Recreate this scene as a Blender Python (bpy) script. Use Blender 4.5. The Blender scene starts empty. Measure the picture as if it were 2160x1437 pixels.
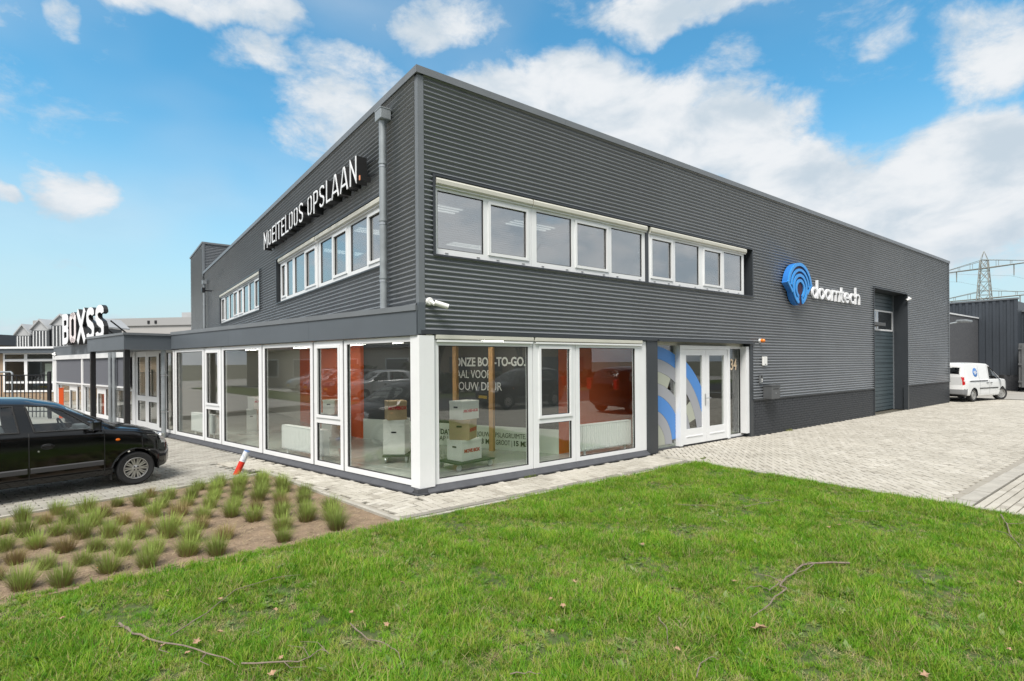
import bpy, bmesh, math, random
from mathutils import Matrix, Vector
rad = math.radians
sc = bpy.context.scene
col = sc.collection
random.seed(7)

# ------------------------------------------------------------ camera, sky, sun, exposure
cam = bpy.data.objects.new('camera', bpy.data.cameras.new('camera'))
col.objects.link(cam)
cam.data.sensor_width = 36.0
cam.data.lens = 1121.05 / 2160 * 36
cam.data.shift_y = 0.02113
cam.data.clip_start = 0.05
cam.data.clip_end = 3000
cam.matrix_world = (Matrix.Translation((-3.7825, -7.2794, 2.0)) @ Matrix.Rotation(rad(52.6987 - 90), 4, 'Z')
                    @ Matrix.Rotation(rad(90), 4, 'X') @ Matrix.Rotation(-0.0073, 4, 'Z'))
sc.camera = cam

SUN_EL, SUN_AZ = 58.0, 216.0          # azimuth of the sun seen from the origin, measured from +X towards +Y
sun = bpy.data.objects.new('sun', bpy.data.lights.new('sun', 'SUN'))
col.objects.link(sun)
sun.data.energy = 3.2
sun.data.angle = rad(24)
sun.data.color = (1.0, 0.95, 0.88)
sd = Vector((math.cos(rad(SUN_EL)) * math.cos(rad(SUN_AZ)), math.cos(rad(SUN_EL)) * math.sin(rad(SUN_AZ)), math.sin(rad(SUN_EL))))
sun.rotation_euler = sd.to_track_quat('Z', 'Y').to_euler()

world = bpy.data.worlds.new('World')
sc.world = world
world.use_nodes = True
sc.view_settings.view_transform = 'Standard'
sc.view_settings.look = 'None'
sc.view_settings.gamma = 1.0
sc.view_settings.use_curve_mapping = False
sc.view_settings.exposure = 0.68
sc.render.engine = 'CYCLES'
sc.cycles.max_bounces = 8
sc.cycles.transparent_max_bounces = 24
sc.cycles.glossy_bounces = 4
sc.cycles.diffuse_bounces = 4
sc.cycles.caustics_reflective = False
sc.cycles.caustics_refractive = False
sc.cycles.sample_clamp_indirect = 6
sc.cycles.use_denoising = True

def build_sky():
    nt = world.node_tree
    N, L = nt.nodes, nt.links
    N.clear()
    out = N.new('ShaderNodeOutputWorld')
    bg = N.new('ShaderNodeBackground')
    bg.inputs['Strength'].default_value = 0.12
    L.new(bg.outputs[0], out.inputs['Surface'])
    sky = N.new('ShaderNodeTexSky')
    sky.sky_type = 'NISHITA'
    sky.sun_disc = False
    sky.sun_elevation = rad(SUN_EL)
    sky.sun_rotation = rad(90 - SUN_AZ)
    sky.air_density = 1.15
    sky.dust_density = 0.6
    sky.ozone_density = 1.6
    tc = N.new('ShaderNodeTexCoord')
    def math_(op, a, b=None, c=None, clamp=False):
        m = N.new('ShaderNodeMath'); m.operation = op; m.use_clamp = clamp
        for i, v in enumerate((a, b, c)):
            if v is None: continue
            if isinstance(v, (int, float)): m.inputs[i].default_value = v
            else: L.new(v, m.inputs[i])
        return m.outputs[0]
    def smooth(v, a, b, lo=0.0, hi=1.0):
        m = N.new('ShaderNodeMapRange'); m.interpolation_type = 'SMOOTHSTEP'
        m.inputs['From Min'].default_value = a; m.inputs['From Max'].default_value = b
        m.inputs['To Min'].default_value = lo; m.inputs['To Max'].default_value = hi
        L.new(v, m.inputs['Value']); return m.outputs[0]
    d0 = tc.outputs['Generated']
    wn = N.new('ShaderNodeTexNoise'); wn.inputs['Scale'].default_value = 5.0; wn.inputs['Detail'].default_value = 5; wn.inputs['Roughness'].default_value = .6
    L.new(d0, wn.inputs['Vector'])
    wa = N.new('ShaderNodeVectorMath'); wa.operation = 'MULTIPLY_ADD'; L.new(wn.outputs['Color'], wa.inputs[0]); wa.inputs[1].default_value = (.17, .17, .11); wa.inputs[2].default_value = (-.085, -.085, -.055)
    wb = N.new('ShaderNodeVectorMath'); wb.operation = 'ADD'; L.new(d0, wb.inputs[0]); L.new(wa.outputs[0], wb.inputs[1])
    d = wb.outputs[0]
    sep = N.new('ShaderNodeSeparateXYZ'); L.new(d0, sep.inputs[0])
    # cumulus banks: soft masses in the directions where they stand, broken up by fractal noise
    blobs = CLOUDS
    acc = None
    for (az, el, ra, re, wgt) in blobs:
        c = Vector((math.cos(rad(el)) * math.cos(rad(az)), math.cos(rad(el)) * math.sin(rad(az)), math.sin(rad(el))))
        t = Vector((-math.sin(rad(az)), math.cos(rad(az)), 0))
        u = c.cross(t)
        def dot(v, s):
            n = N.new('ShaderNodeVectorMath'); n.operation = 'DOT_PRODUCT'
            L.new(d, n.inputs[0]); n.inputs[1].default_value = v
            return math_('MULTIPLY', n.outputs['Value'], s)
        dx, dy = dot(t, 1 / math.sin(rad(ra))), dot(u, 1 / math.sin(rad(re)))
        r2 = math_('ADD', math_('MULTIPLY', dx, dx), math_('MULTIPLY', dy, dy))
        front = N.new('ShaderNodeVectorMath'); front.operation = 'DOT_PRODUCT'
        L.new(d, front.inputs[0]); front.inputs[1].default_value = c
        g = math_('MULTIPLY', smooth(r2, 0.0, 1.6, wgt, 0.0), smooth(front.outputs['Value'], 0.0, 0.3))
        acc = g if acc is None else math_('MAXIMUM', acc, g)
    def noise(scale, detail, rough, off=(0, 0, 0), stretch=1.9):
        mp = N.new('ShaderNodeMapping'); L.new(d0, mp.inputs['Vector'])
        mp.inputs['Scale'].default_value = (scale, scale, scale * stretch)
        mp.inputs['Location'].default_value = off
        n = N.new('ShaderNodeTexNoise'); n.inputs['Scale'].default_value = 1.0
        n.inputs['Detail'].default_value = detail; n.inputs['Roughness'].default_value = rough
        n.inputs['Distortion'].default_value = 0.25
        L.new(mp.outputs[0], n.inputs['Vector']); return n.outputs['Fac']
    n1 = noise(7.5, 12, 0.66, (3.1, 1.7, 0.4))
    n0 = noise(2.2, 3, 0.5, (7.7, 2.2, 1.0))
    behind = math_('MULTIPLY', smooth(n0, 0.15, 0.36), 0.85)      # cloud outside the view, thickened towards overcast as fill light
    base = math_('MAXIMUM', acc, math_('MULTIPLY', behind, NOT_FRONT(N, L, d)))
    dens = math_('ADD', base, math_('MULTIPLY', math_('SUBTRACT', n1, 0.5), 1.55))
    mask = math_('MAXIMUM', smooth(dens, 0.06, 0.64), math_('MULTIPLY', smooth(n0, 0.38, 0.72), 0.42))
    n2 = noise(9.0, 6, 0.55, (3.1, 1.7, 0.62))
    shade = smooth(n2, 0.30, 0.66)
    thick = smooth(dens, 0.25, 0.75)
    cm = N.new('ShaderNodeMix'); cm.data_type = 'RGBA'
    L.new(math_('MULTIPLY', shade, math_('MULTIPLY_ADD', thick, 0.6, 0.4)), cm.inputs['Factor'])
    cm.inputs[6].default_value = (3.0, 3.5, 3.95, 1)
    cm.inputs[7].default_value = (4.5, 4.65, 4.8, 1)
    veil = math_('MULTIPLY', smooth(sep.outputs['Z'], 0.0, 0.42, 1, 0), 0.90)
    hz = N.new('ShaderNodeMix'); hz.data_type = 'RGBA'
    L.new(veil, hz.inputs['Factor'])
    tint = N.new('ShaderNodeMix'); tint.data_type = 'RGBA'; tint.blend_type = 'MULTIPLY'
    tint.inputs['Factor'].default_value = 1.0
    tint.inputs[7].default_value = SKY_TINT
    L.new(sky.outputs[0], tint.inputs[6])
    L.new(tint.outputs[2], hz.inputs[6]); hz.inputs[7].default_value = (3.2, 4.0, 4.35, 1)
    mx = N.new('ShaderNodeMix'); mx.data_type = 'RGBA'
    L.new(mask, mx.inputs['Factor'])
    L.new(hz.outputs[2], mx.inputs[6]); L.new(cm.outputs[2], mx.inputs[7])
    L.new(mx.outputs[2], bg.inputs['Color'])

def NOT_FRONT(N, L, d):
    # the free noise clouds fill the rest of the sky; the part in view has its own banks
    n = N.new('ShaderNodeVectorMath'); n.operation = 'DOT_PRODUCT'
    L.new(d, n.inputs[0]); n.inputs[1].default_value = (0.606, 0.795, 0.1)
    m = N.new('ShaderNodeMapRange'); m.interpolation_type = 'SMOOTHSTEP'
    m.inputs['From Min'].default_value = 0.35; m.inputs['From Max'].default_value = 0.75
    m.inputs['To Min'].default_value = 1; m.inputs['To Max'].default_value = 0
    L.new(n.outputs['Value'], m.inputs['Value'])
    return m.outputs[0]

SKY_TINT = (0.45, 0.98, 1.05, 1)
# azimuth, elevation, half width, half height (degrees), weight
CLOUDS = [(82.6, 30.6, 8.3, 2.2, 0.62), (75.7, 30.9, 2.7, 1.4, 0.5), (59.3, 32.7, 5.1, 2.4, 0.52), (75.7, 27.3, 3.6, 1.8, 0.5), (68.0, 27.9, 5.2, 2.3, 0.45), (46.5, 24.5, 16.0, 5.6, 0.95), (33.5, 21.5, 9.5, 5.0, 0.88), (68.5, 23.2, 6.5, 4.6, 0.72), (71.8, 20.2, 4.8, 2.1, 0.4), (35.1, 32.4, 8.8, 2.0, 0.62), (38.9, 28.7, 3.3, 1.9, 0.42), (29.3, 27.7, 3.3, 1.8, 0.35), (10.8, 22.9, 3.7, 4.1, 0.6), (16.4, 27.0, 2.3, 1.9, 0.35), (13.0, 14.0, 8.5, 5.6, 0.95), (24.5, 16.0, 9.0, 5.0, 0.80), (18.5, 12.0, 10.5, 4.8, 0.88), (91.9, 14.0, 3.4, 2.4, 0.62), (96.6, 13.5, 1.2, 1.0, 0.5), (26.0, 24.4, 2.2, 0.8, 0.35), (90.8, 2.8, 14.9, 1.4, 0.35), (92.8, 26.5, 1.6, 1.5, 0.35), (10.4, 8.9, 5.1, 2.2, 0.35)]
build_sky()

# ------------------------------------------------------------ materials
MATS = {}
def mat(name, color, rough=0.5, metal=0.0, spec=0.5, noise=None, bump=None, coat=0.0, emit=None, attr=None, rnd=None, coords='world', translucent=0, dirt=None):
    if name in MATS: return MATS[name]
    m = bpy.data.materials.new(name); m.use_nodes = True
    nt = m.node_tree; N, L = nt.nodes, nt.links
    b = N['Principled BSDF']
    b.inputs['Base Color'].default_value = (*color, 1)
    b.inputs['Roughness'].default_value = rough
    b.inputs['Metallic'].default_value = metal
    b.inputs['Specular IOR Level'].default_value = spec
    b.inputs['Coat Weight'].default_value = coat
    b.inputs['Coat Roughness'].default_value = 0.04
    if coords == 'world':
        g = N.new('ShaderNodeNewGeometry'); vec = g.outputs['Position']
    else:
        g = N.new('ShaderNodeTexCoord'); vec = g.outputs['Object']
    cur = None
    def setcol(fac, dark, light, base=None):
        mx = N.new('ShaderNodeMix'); mx.data_type = 'RGBA'
        L.new(fac, mx.inputs['Factor'])
        mx.inputs[6].default_value = (*dark, 1); mx.inputs[7].default_value = (*light, 1)
        return mx.outputs[2]
    def mul(a, bcol):
        mx = N.new('ShaderNodeMix'); mx.data_type = 'RGBA'; mx.blend_type = 'MULTIPLY'; mx.inputs['Factor'].default_value = 1
        L.new(a, mx.inputs[6]); L.new(bcol, mx.inputs[7]); return mx.outputs[2]
    if noise:
        sc_, amt = noise[0], noise[1]
        n = N.new('ShaderNodeTexNoise'); n.inputs['Scale'].default_value = sc_; n.inputs['Detail'].default_value = 6
        n.inputs['Roughness'].default_value = 0.6
        L.new(vec, n.inputs['Vector'])
        mr = N.new('ShaderNodeMapRange'); mr.inputs['From Min'].default_value = 0.3; mr.inputs['From Max'].default_value = 0.7
        L.new(n.outputs['Fac'], mr.inputs['Value'])
        other = noise[2] if len(noise) > 2 else tuple(c * (1 - amt) for c in color)
        cur = setcol(mr.outputs[0], other, color)
        rr = N.new('ShaderNodeMapRange'); rr.inputs['To Min'].default_value = min(1, rough * 1.12); rr.inputs['To Max'].default_value = rough * 0.9
        L.new(n.outputs['Fac'], rr.inputs['Value']); L.new(rr.outputs[0], b.inputs['Roughness'])
    for src in (attr, rnd):
        if not src: continue
        if src is attr:
            a = N.new('ShaderNodeAttribute'); a.attribute_name = 'tone'; fac = a.outputs['Fac']
        else:
            a = N.new('ShaderNodeObjectInfo'); fac = a.outputs['Random']
        rp = N.new('ShaderNodeValToRGB')
        L.new(fac, rp.inputs['Fac'])
        els = rp.color_ramp.elements
        for i, (p, c) in enumerate(src):
            e = els[i] if i < 2 else els.new(p)
            e.position = p; e.color = (*c, 1)
        if cur is None: cur = rp.outputs['Color']
        else: cur = mul(cur, rp.outputs['Color'])
    if dirt:
        n = N.new('ShaderNodeTexNoise'); n.inputs['Scale'].default_value = dirt[0]; n.inputs['Detail'].default_value = 8
        n.inputs['Roughness'].default_value = 0.7
        L.new(vec, n.inputs['Vector'])
        mr = N.new('ShaderNodeMapRange'); mr.inputs['From Min'].default_value = dirt[1]; mr.inputs['From Max'].default_value = dirt[2]
        L.new(n.outputs['Fac'], mr.inputs['Value'])
        mx = N.new('ShaderNodeMix'); mx.data_type = 'RGBA'
        L.new(mr.outputs[0], mx.inputs['Factor'])
        if cur is None: mx.inputs[6].default_value = (*color, 1)
        else: L.new(cur, mx.inputs[6])
        mx.inputs[7].default_value = (*dirt[3], 1)
        cur = mx.outputs[2]
    if cur is not None: L.new(cur, b.inputs['Base Color'])
    if bump:
        n = N.new('ShaderNodeTexNoise'); n.inputs['Scale'].default_value = bump[0]; n.inputs['Detail'].default_value = 5
        L.new(vec, n.inputs['Vector'])
        bp = N.new('ShaderNodeBump'); bp.inputs['Strength'].default_value = bump[1]; bp.inputs['Distance'].default_value = bump[2] if len(bump) > 2 else 0.01
        L.new(n.outputs['Fac'], bp.inputs['Height']); L.new(bp.outputs[0], b.inputs['Normal'])
    if emit:
        b.inputs['Emission Color'].default_value = (*emit[0], 1); b.inputs['Emission Strength'].default_value = emit[1]
    if translucent:
        b.inputs['Transmission Weight'].default_value = 0
        tr = N.new('ShaderNodeBsdfTranslucent'); ms = N.new('ShaderNodeMixShader'); ms.inputs[0].default_value = translucent
        if cur is not None: L.new(cur, tr.inputs['Color'])
        else: tr.inputs['Color'].default_value = (*color, 1)
        L.new(b.outputs[0], ms.inputs[1]); L.new(tr.outputs[0], ms.inputs[2])
        L.new(ms.outputs[0], N['Material Output'].inputs['Surface'])
    MATS[name] = m
    return m

def glass(name, tint, r0, power=5.0, rough=0.0, gloss=(1, 1, 1)):
    m = bpy.data.materials.new(name); m.use_nodes = True
    nt = m.node_tree; N, L = nt.nodes, nt.links
    N.remove(N['Principled BSDF'])
    t = N.new('ShaderNodeBsdfTransparent'); t.inputs['Color'].default_value = (*tint, 1)
    g = N.new('ShaderNodeBsdfGlossy'); g.inputs['Roughness'].default_value = rough; g.inputs['Color'].default_value = (*gloss, 1)
    lw = N.new('ShaderNodeLayerWeight'); lw.inputs['Blend'].default_value = 0.5
    p = N.new('ShaderNodeMath'); p.operation = 'POWER'; L.new(lw.outputs['Facing'], p.inputs[0]); p.inputs[1].default_value = power
    a = N.new('ShaderNodeMath'); a.operation = 'MULTIPLY_ADD'; L.new(p.outputs[0], a.inputs[0]); a.inputs[1].default_value = 1 - r0; a.inputs[2].default_value = r0
    ms = N.new('ShaderNodeMixShader'); L.new(a.outputs[0], ms.inputs[0]); L.new(t.outputs[0], ms.inputs[1]); L.new(g.outputs[0], ms.inputs[2])
    L.new(ms.outputs[0], N['Material Output'].inputs['Surface'])
    MATS[name] = m
    return m

CLAD = mat('cladding_steel', (0.205, 0.219, 0.236), 0.26, 0.0, 0.7, noise=(0.7, 0.12), rnd=[(0.0, (0.90, 0.90, 0.90)), (1.0, (1, 1, 1))])
TRIM = mat('dark_trim', (0.042, 0.048, 0.055), 0.38, noise=(1.5, 0.15))
COPING = mat('grey_coping', (0.17, 0.185, 0.20), 0.42, noise=(2.0, 0.15))
FASCIA = mat('fascia_panel', (0.105, 0.122, 0.140), 0.45, noise=(0.9, 0.12))
WHITE = mat('white_frame', (0.80, 0.81, 0.82), 0.35, noise=(3.0, 0.05), dirt=(7.0, 0.66, 0.9, (0.55, 0.54, 0.50)))
BEIGE = mat('shutter_beige', (0.60, 0.59, 0.52), 0.45, noise=(3.0, 0.1))
RUBBER = mat('black_rubber', (0.015, 0.015, 0.016), 0.6)
BLACK = mat('black_paint', (0.012, 0.012, 0.014), 0.4)
ZINC = mat('zinc_pipe', (0.36, 0.39, 0.41), 0.42, 0.35, noise=(5.0, 0.25))
GLASS = glass('window_glass', (0.96, 0.98, 0.965), 0.085)
GLASS_UP = glass('upper_window_glass', (0.60, 0.64, 0.65), 0.36)
CARGLASS = glass('car_glass', (0.84, 0.88, 0.87), 0.07)
MORTAR = mat('painted_mortar', (0.026, 0.029, 0.034), 0.8, bump=(60, 0.4, 0.004))
BRICK = mat('painted_brick', (0.040, 0.045, 0.053), 0.55, noise=(9, 0.25), bump=(45, 0.35, 0.004), dirt=(3.5, 0.60, 0.85, (0.10, 0.10, 0.10)))
STEEL = mat('bright_steel', (0.55, 0.56, 0.57), 0.28, 0.9)

# ------------------------------------------------------------ helpers
FIXED = {}
def tag(o, label=None, cat=None, group=None, kind=None):
    if label: o['label'] = label
    if cat: o['category'] = cat
    if group: o['group'] = group
    if kind: o['kind'] = kind
    return o
def thing(name, label, cat, loc=(0, 0, 0), rz=0.0, group=None):
    o = bpy.data.objects.new(name, None); col.objects.link(o)
    o.location = loc; o.rotation_euler = (0, 0, rz); o.empty_display_size = 0.2
    FIXED[o.name] = (Matrix.Translation(loc) @ Matrix.Rotation(rz, 4, 'Z')).inverted()
    return tag(o, label, cat, group)
def put(name, me, parent=None, local=False):
    o = bpy.data.objects.new(name, me); col.objects.link(o)
    if parent is not None:
        o.parent = parent
        if not local and parent.name in FIXED: o.matrix_parent_inverse = FIXED[parent.name]
    return o
def copy_tree(o, parent=None):
    c = o.copy(); col.objects.link(c)
    if parent is not None:
        c.parent = parent; c.matrix_parent_inverse = o.matrix_parent_inverse.copy()
    for ch in o.children: copy_tree(ch, c)
    return c

class Fr:
    """a wall frame: u along the wall, w outwards, z up"""
    def __init__(s, ox, oy, ang, side):
        s.o = (ox, oy); s.d = (math.cos(rad(ang)), math.sin(rad(ang)))
        s.n = (-s.d[1] * side, s.d[0] * side)
    def p(s, u, w, z): return (s.o[0] + u * s.d[0] + w * s.n[0], s.o[1] + u * s.d[1] + w * s.n[1], z)
W0 = Fr(0, 0, 0, 1)              # world: u = x, w = y
FR = Fr(0, 0, 0, -1)             # long front, faces -y
FL = Fr(0, 0, 90, 1)             # short front, faces -x
FE = Fr(0, 0, 103.3, 1)          # glazed extension

class MB:
    def __init__(s, fr=W0): s.v = []; s.f = []; s.m = []; s.fr = fr; s.t = []
    def add(s, vs, fs, mi=0, tone=None):
        b = len(s.v); s.v += vs
        for f in fs:
            s.f.append(tuple(b + i for i in f)); s.m.append(mi); s.t.append(tone if tone is not None else 0.5)
        return s
    def box(s, u0, u1, w0, w1, z0, z1, mi=0, c=0.0, tone=None):
        p = s.fr.p
        if c <= 0:
            vs = [p(u, w, z) for z in (z0, z1) for w in (w0, w1) for u in (u0, u1)]
            return s.add(vs, [(0, 2, 3, 1), (4, 5, 7, 6), (0, 1, 5, 4), (2, 6, 7, 3), (0, 4, 6, 2), (1, 3, 7, 5)], mi, tone)
        bm = bmesh.new(); bmesh.ops.create_cube(bm, size=1)
        for v in bm.verts: v.co = Vector(((u0 + u1) / 2 + v.co.x * (u1 - u0), (w0 + w1) / 2 + v.co.y * (w1 - w0), (z0 + z1) / 2 + v.co.z * (z1 - z0)))
        bmesh.ops.bevel(bm, geom=bm.edges[:], offset=c, segments=2, affect='EDGES', profile=0.6)
        bm.verts.index_update()
        s.add([p(*v.co) for v in bm.verts], [tuple(v.index for v in f.verts) for f in bm.faces], mi, tone); bm.free()
        return s
    def poly(s, pts, w0, w1, mi=0, mi_side=None):
        """pts (u,z) polygon extruded between w0 and w1"""
        n = len(pts); p = s.fr.p
        vs = [p(u, w0, z) for u, z in pts] + [p(u, w1, z) for u, z in pts]
        s.add(vs, [tuple(range(n)), tuple(range(2 * n - 1, n - 1, -1))], mi)
        s.add(vs, [(i, (i + 1) % n, n + (i + 1) % n, n + i) for i in range(n)], mi if mi_side is None else mi_side)
        return s
    def slab(s, pts, z0, z1, mi=0):
        n = len(pts); p = s.fr.p
        vs = [p(u, w, z0) for u, w in pts] + [p(u, w, z1) for u, w in pts]
        return s.add(vs, [tuple(range(n)), tuple(range(2 * n - 1, n - 1, -1))] + [(i, (i + 1) % n, n + (i + 1) % n, n + i) for i in range(n)], mi)
    def tube(s, path, r, seg=8, mi=0, caps=True, r1=None):
        P = [Vector(s.fr.p(*q)) for q in path]; n = len(P); rings = []
        up = Vector((0, 0, 1))
        for i, q in enumerate(P):
            t = (P[min(i + 1, n - 1)] - P[max(i - 1, 0)]).normalized()
            a = t.cross(up)
            if a.length < 1e-3: a = t.cross(Vector((1, 0, 0)))
            a.normalize(); b = a.cross(t)
            rr = r if r1 is None else r + (r1 - r) * i / max(1, n - 1)
            rings.append([tuple(q + (a * math.cos(k * 2 * math.pi / seg) + b * math.sin(k * 2 * math.pi / seg)) * rr) for k in range(seg)])
        vs = [v for rg in rings for v in rg]
        fs = [(i * seg + k, i * seg + (k + 1) % seg, (i + 1) * seg + (k + 1) % seg, (i + 1) * seg + k) for i in range(n - 1) for k in range(seg)]
        if caps: fs += [tuple(range(seg)), tuple((n - 1) * seg + k for k in range(seg))]
        return s.add(vs, fs, mi)
    def lathe(s, prof, c, axis='z', seg=24, mi=0):
        """prof: (radius, height) list around an axis through c"""
        vs = []; n = len(prof)
        for k in range(seg):
            a = 2 * math.pi * k / seg
            for r, h in prof:
                x, y = r * math.cos(a), r * math.sin(a)
                q = {'z': (x, y, h), 'y': (x, h, y), 'x': (h, x, y)}[axis]
                vs.append(s.fr.p(c[0] + q[0], c[1] + q[1], c[2] + q[2]))
        fs = [(k * n + i, k * n + i + 1, ((k + 1) % seg) * n + i + 1, ((k + 1) % seg) * n + i) for k in range(seg) for i in range(n - 1)]
        return s.add(vs, fs, mi)
    def mesh(s, name, mats, smooth=False, tones=False):
        me = bpy.data.meshes.new(name); me.from_pydata(s.v, [], s.f)
        for m in (mats if isinstance(mats, (list, tuple)) else [mats]): me.materials.append(m)
        me.polygons.foreach_set('material_index', s.m)
        if tones:
            a = me.attributes.new('tone', 'FLOAT', 'FACE'); a.data.foreach_set('value', s.t)
        bm = bmesh.new(); bm.from_mesh(me); bmesh.ops.recalc_face_normals(bm, faces=bm.faces[:]); bm.to_mesh(me); bm.free()
        if smooth:
            me.polygons.foreach_set('use_smooth', [True] * len(me.polygons))
            try: me.set_sharp_from_angle(angle=rad(38))
            except Exception: pass
        me.update()
        return me
    def build(s, name, mats, parent=None, smooth=False, local=False, tones=False):
        return put(name, s.mesh(name, mats, smooth, tones), parent, local)

def fbox(fr, name, u0, u1, w0, w1, z0, z1, m, parent=None, c=0.0, local=False):
    return MB(fr).box(u0, u1, w0, w1, z0, z1, 0, c).build(name, m, parent, local=local)

def arc(cx, cy, rx, ry, a0, a1, n=10):
    return [(cx + rx * math.cos(rad(a0 + (a1 - a0) * i / n)), cy + ry * math.sin(rad(a0 + (a1 - a0) * i / n))) for i in range(n + 1)]
def offset_line(pts, wd, closed):
    n = len(pts); Lp, Rp = [], []
    for i in range(n):
        a = Vector(pts[(i - 1) % n] if closed or i > 0 else pts[i]); b = Vector(pts[i]); c = Vector(pts[(i + 1) % n] if closed or i < n - 1 else pts[i])
        d1 = (b - a).normalized() if (b - a).length > 1e-6 else (c - b).normalized()
        d2 = (c - b).normalized() if (c - b).length > 1e-6 else d1
        n1, n2 = Vector((-d1.y, d1.x)), Vector((-d2.y, d2.x))
        m = (n1 + n2)
        m = m.normalized() if m.length > 1e-6 else n1
        k = wd / 2 / max(0.35, m.dot(n1))
        Lp.append(tuple(b + m * k)); Rp.append(tuple(b - m * k))
    return Lp, Rp
def ribbon(mb, pts, wd, w0, w1, closed=False, mi=0, mis=None):
    """a stroke of constant width in the (u,z) plane with depth w0..w1"""
    Lp, Rp = offset_line(pts, wd, closed); n = len(pts); p = mb.fr.p
    vs = [p(u, w1, z) for u, z in Lp] + [p(u, w1, z) for u, z in Rp] + [p(u, w0, z) for u, z in Lp] + [p(u, w0, z) for u, z in Rp]
    m = n if closed else n - 1
    mis = mi if mis is None else mis
    mb.add(vs, [(i, (i + 1) % n, n + (i + 1) % n, n + i) for i in range(m)], mi)
    side = [(2 * n + i, 2 * n + (i + 1) % n, (i + 1) % n, i) for i in range(m)] + [(n + i, n + (i + 1) % n, 3 * n + (i + 1) % n, 3 * n + i) for i in range(m)]
    side += [(2 * n + i, 3 * n + i, 3 * n + (i + 1) % n, 2 * n + (i + 1) % n) for i in range(m)]
    if not closed: side += [(0, n, 3 * n, 2 * n), (n - 1, 2 * n - 1, 4 * n - 1, 3 * n - 1)]
    mb.add(vs, side, mis)

def text_on(fr, name, s, u, z, w, size, m, parent=None, flip=False, xs=1.0, depth=0.004, bold=0.0, local=False, align='LEFT', fit=None):
    """lettering lying on the wall frame, reading along +u (or -u when flip)"""
    cu = bpy.data.curves.new(name, 'FONT'); cu.body = s; cu.size = size; cu.extrude = depth / 2; cu.offset = bold; cu.align_x = align
    cu.resolution_u = 3
    tmp = bpy.data.objects.new(name, cu); col.objects.link(tmp)
    dg = bpy.context.evaluated_depsgraph_get()
    me = bpy.data.meshes.new_from_object(tmp.evaluated_get(dg))
    bpy.data.objects.remove(tmp)
    sg = -1 if flip else 1
    if fit:
        xx = [v.co.x for v in me.vertices]; xs = fit / (max(xx) - min(xx))
    for v in me.vertices:
        x, y, zz = v.co
        v.co = fr.p(u + sg * x * xs, w + zz, z + y)
    me.materials.clear(); me.materials.append(m)
    me.update()
    return put(name, me, parent, local)

def glazing(fr, name, parent, u0, u1, z0, z1, cols, w, m=WHITE, depth=0.075, gl=None, bead=0.0):
    """one window: outer frame minus the glass openings; cols = [(ua, ub, [(za, zb, sash)])]"""
    gl = gl or GLASS
    f = MB(fr); prev = u0
    for ua, ub, rows in cols:
        f.box(prev, ua, w - depth, w, z0, z1); prev = ub
        pz = z0
        for za, zb, sash in rows:
            f.box(ua, ub, w - depth, w - 0.001, pz, za); pz = zb
        f.box(ua, ub, w - depth, w - 0.001, pz, z1)
    f.box(prev, u1, w - depth, w, z0, z1)
    fo = f.build(name, m, parent)
    for ua, ub, rows in cols:
        for za, zb, sash in rows:
            if sash:
                s_ = MB(fr); t, e = 0.05, 0.018
                s_.box(ua, ua + t, w - depth + .01, w + e, za, zb).box(ub - t, ub, w - depth + .01, w + e, za, zb)
                s_.box(ua + t, ub - t, w - depth + .01, w + e - .001, za, za + t).box(ua + t, ub - t, w - depth + .01, w + e - .001, zb - t, zb)
                s_.build('sash', m, fo)
                a, b, c, d = ua + t, ub - t, za + t, zb - t
            else: a, b, c, d = ua, ub, za, zb
            g_ = MB(fr); r = 0.012
            g_.box(a, a + r, w - 0.045, w - 0.012, c, d).box(b - r, b, w - 0.045, w - 0.012, c, d).box(a + r, b - r, w - 0.045, w - 0.012, c, c + r).box(a + r, b - r, w - 0.045, w - 0.012, d - r, d)
            g_.build('gasket', RUBBER, fo)
            fbox(fr, 'pane', a + r / 2, b - r / 2, w - 0.036, w - 0.024, c + r / 2, d - r / 2, gl, fo)
    return fo

# ------------------------------------------------------------ ground
SOIL = mat('bed_soil', (0.285, 0.205, 0.135), 0.95, noise=(5, 0.4), bump=(38, 0.9, 0.03), dirt=(14, 0.55, 0.75, (0.38, 0.30, 0.205)))
EARTH = mat('lawn_earth', (0.075, 0.105, 0.028), 0.95, noise=(2.3, 0.35), bump=(60, 0.8, 0.02), dirt=(6, 0.60, 0.78, (0.16, 0.13, 0.07)))
SAND = mat('joint_sand', (0.085, 0.078, 0.060), 0.95, noise=(3, 0.3), dirt=(5, 0.58, 0.70, (0.06, 0.075, 0.03)))
FARPAVE = mat('far_paving', (0.36, 0.345, 0.315), 0.85, noise=(0.8, 0.2), bump=(25, 0.3, 0.01))
ASPH = mat('asphalt', (0.055, 0.056, 0.058), 0.9, noise=(3, 0.2))
PAVER = mat('paver_concrete', (1, 1, 1), 0.85, noise=(1.1, 0.16), bump=(120, 0.5, 0.003),
            attr=[(0.0, (0.33, 0.305, 0.26)), (0.25, (0.42, 0.395, 0.34)), (0.7, (0.465, 0.44, 0.385)), (1.0, (0.52, 0.495, 0.44))], dirt=(0.75, 0.50, 0.78, (0.31, 0.29, 0.245)))
PAVER_OLD = mat('old_paver_concrete', (1, 1, 1), 0.88, noise=(1.4, 0.22), bump=(120, 0.5, 0.003),
            attr=[(0.0, (0.25, 0.235, 0.205)), (0.3, (0.32, 0.305, 0.27)), (0.7, (0.37, 0.355, 0.315)), (1.0, (0.42, 0.405, 0.365))], dirt=(1.7, 0.52, 0.80, (0.20, 0.19, 0.16)))
KERB = mat('kerb_concrete', (0.42, 0.40, 0.355), 0.88, noise=(4, 0.3), bump=(80, 0.4, 0.004))

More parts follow.
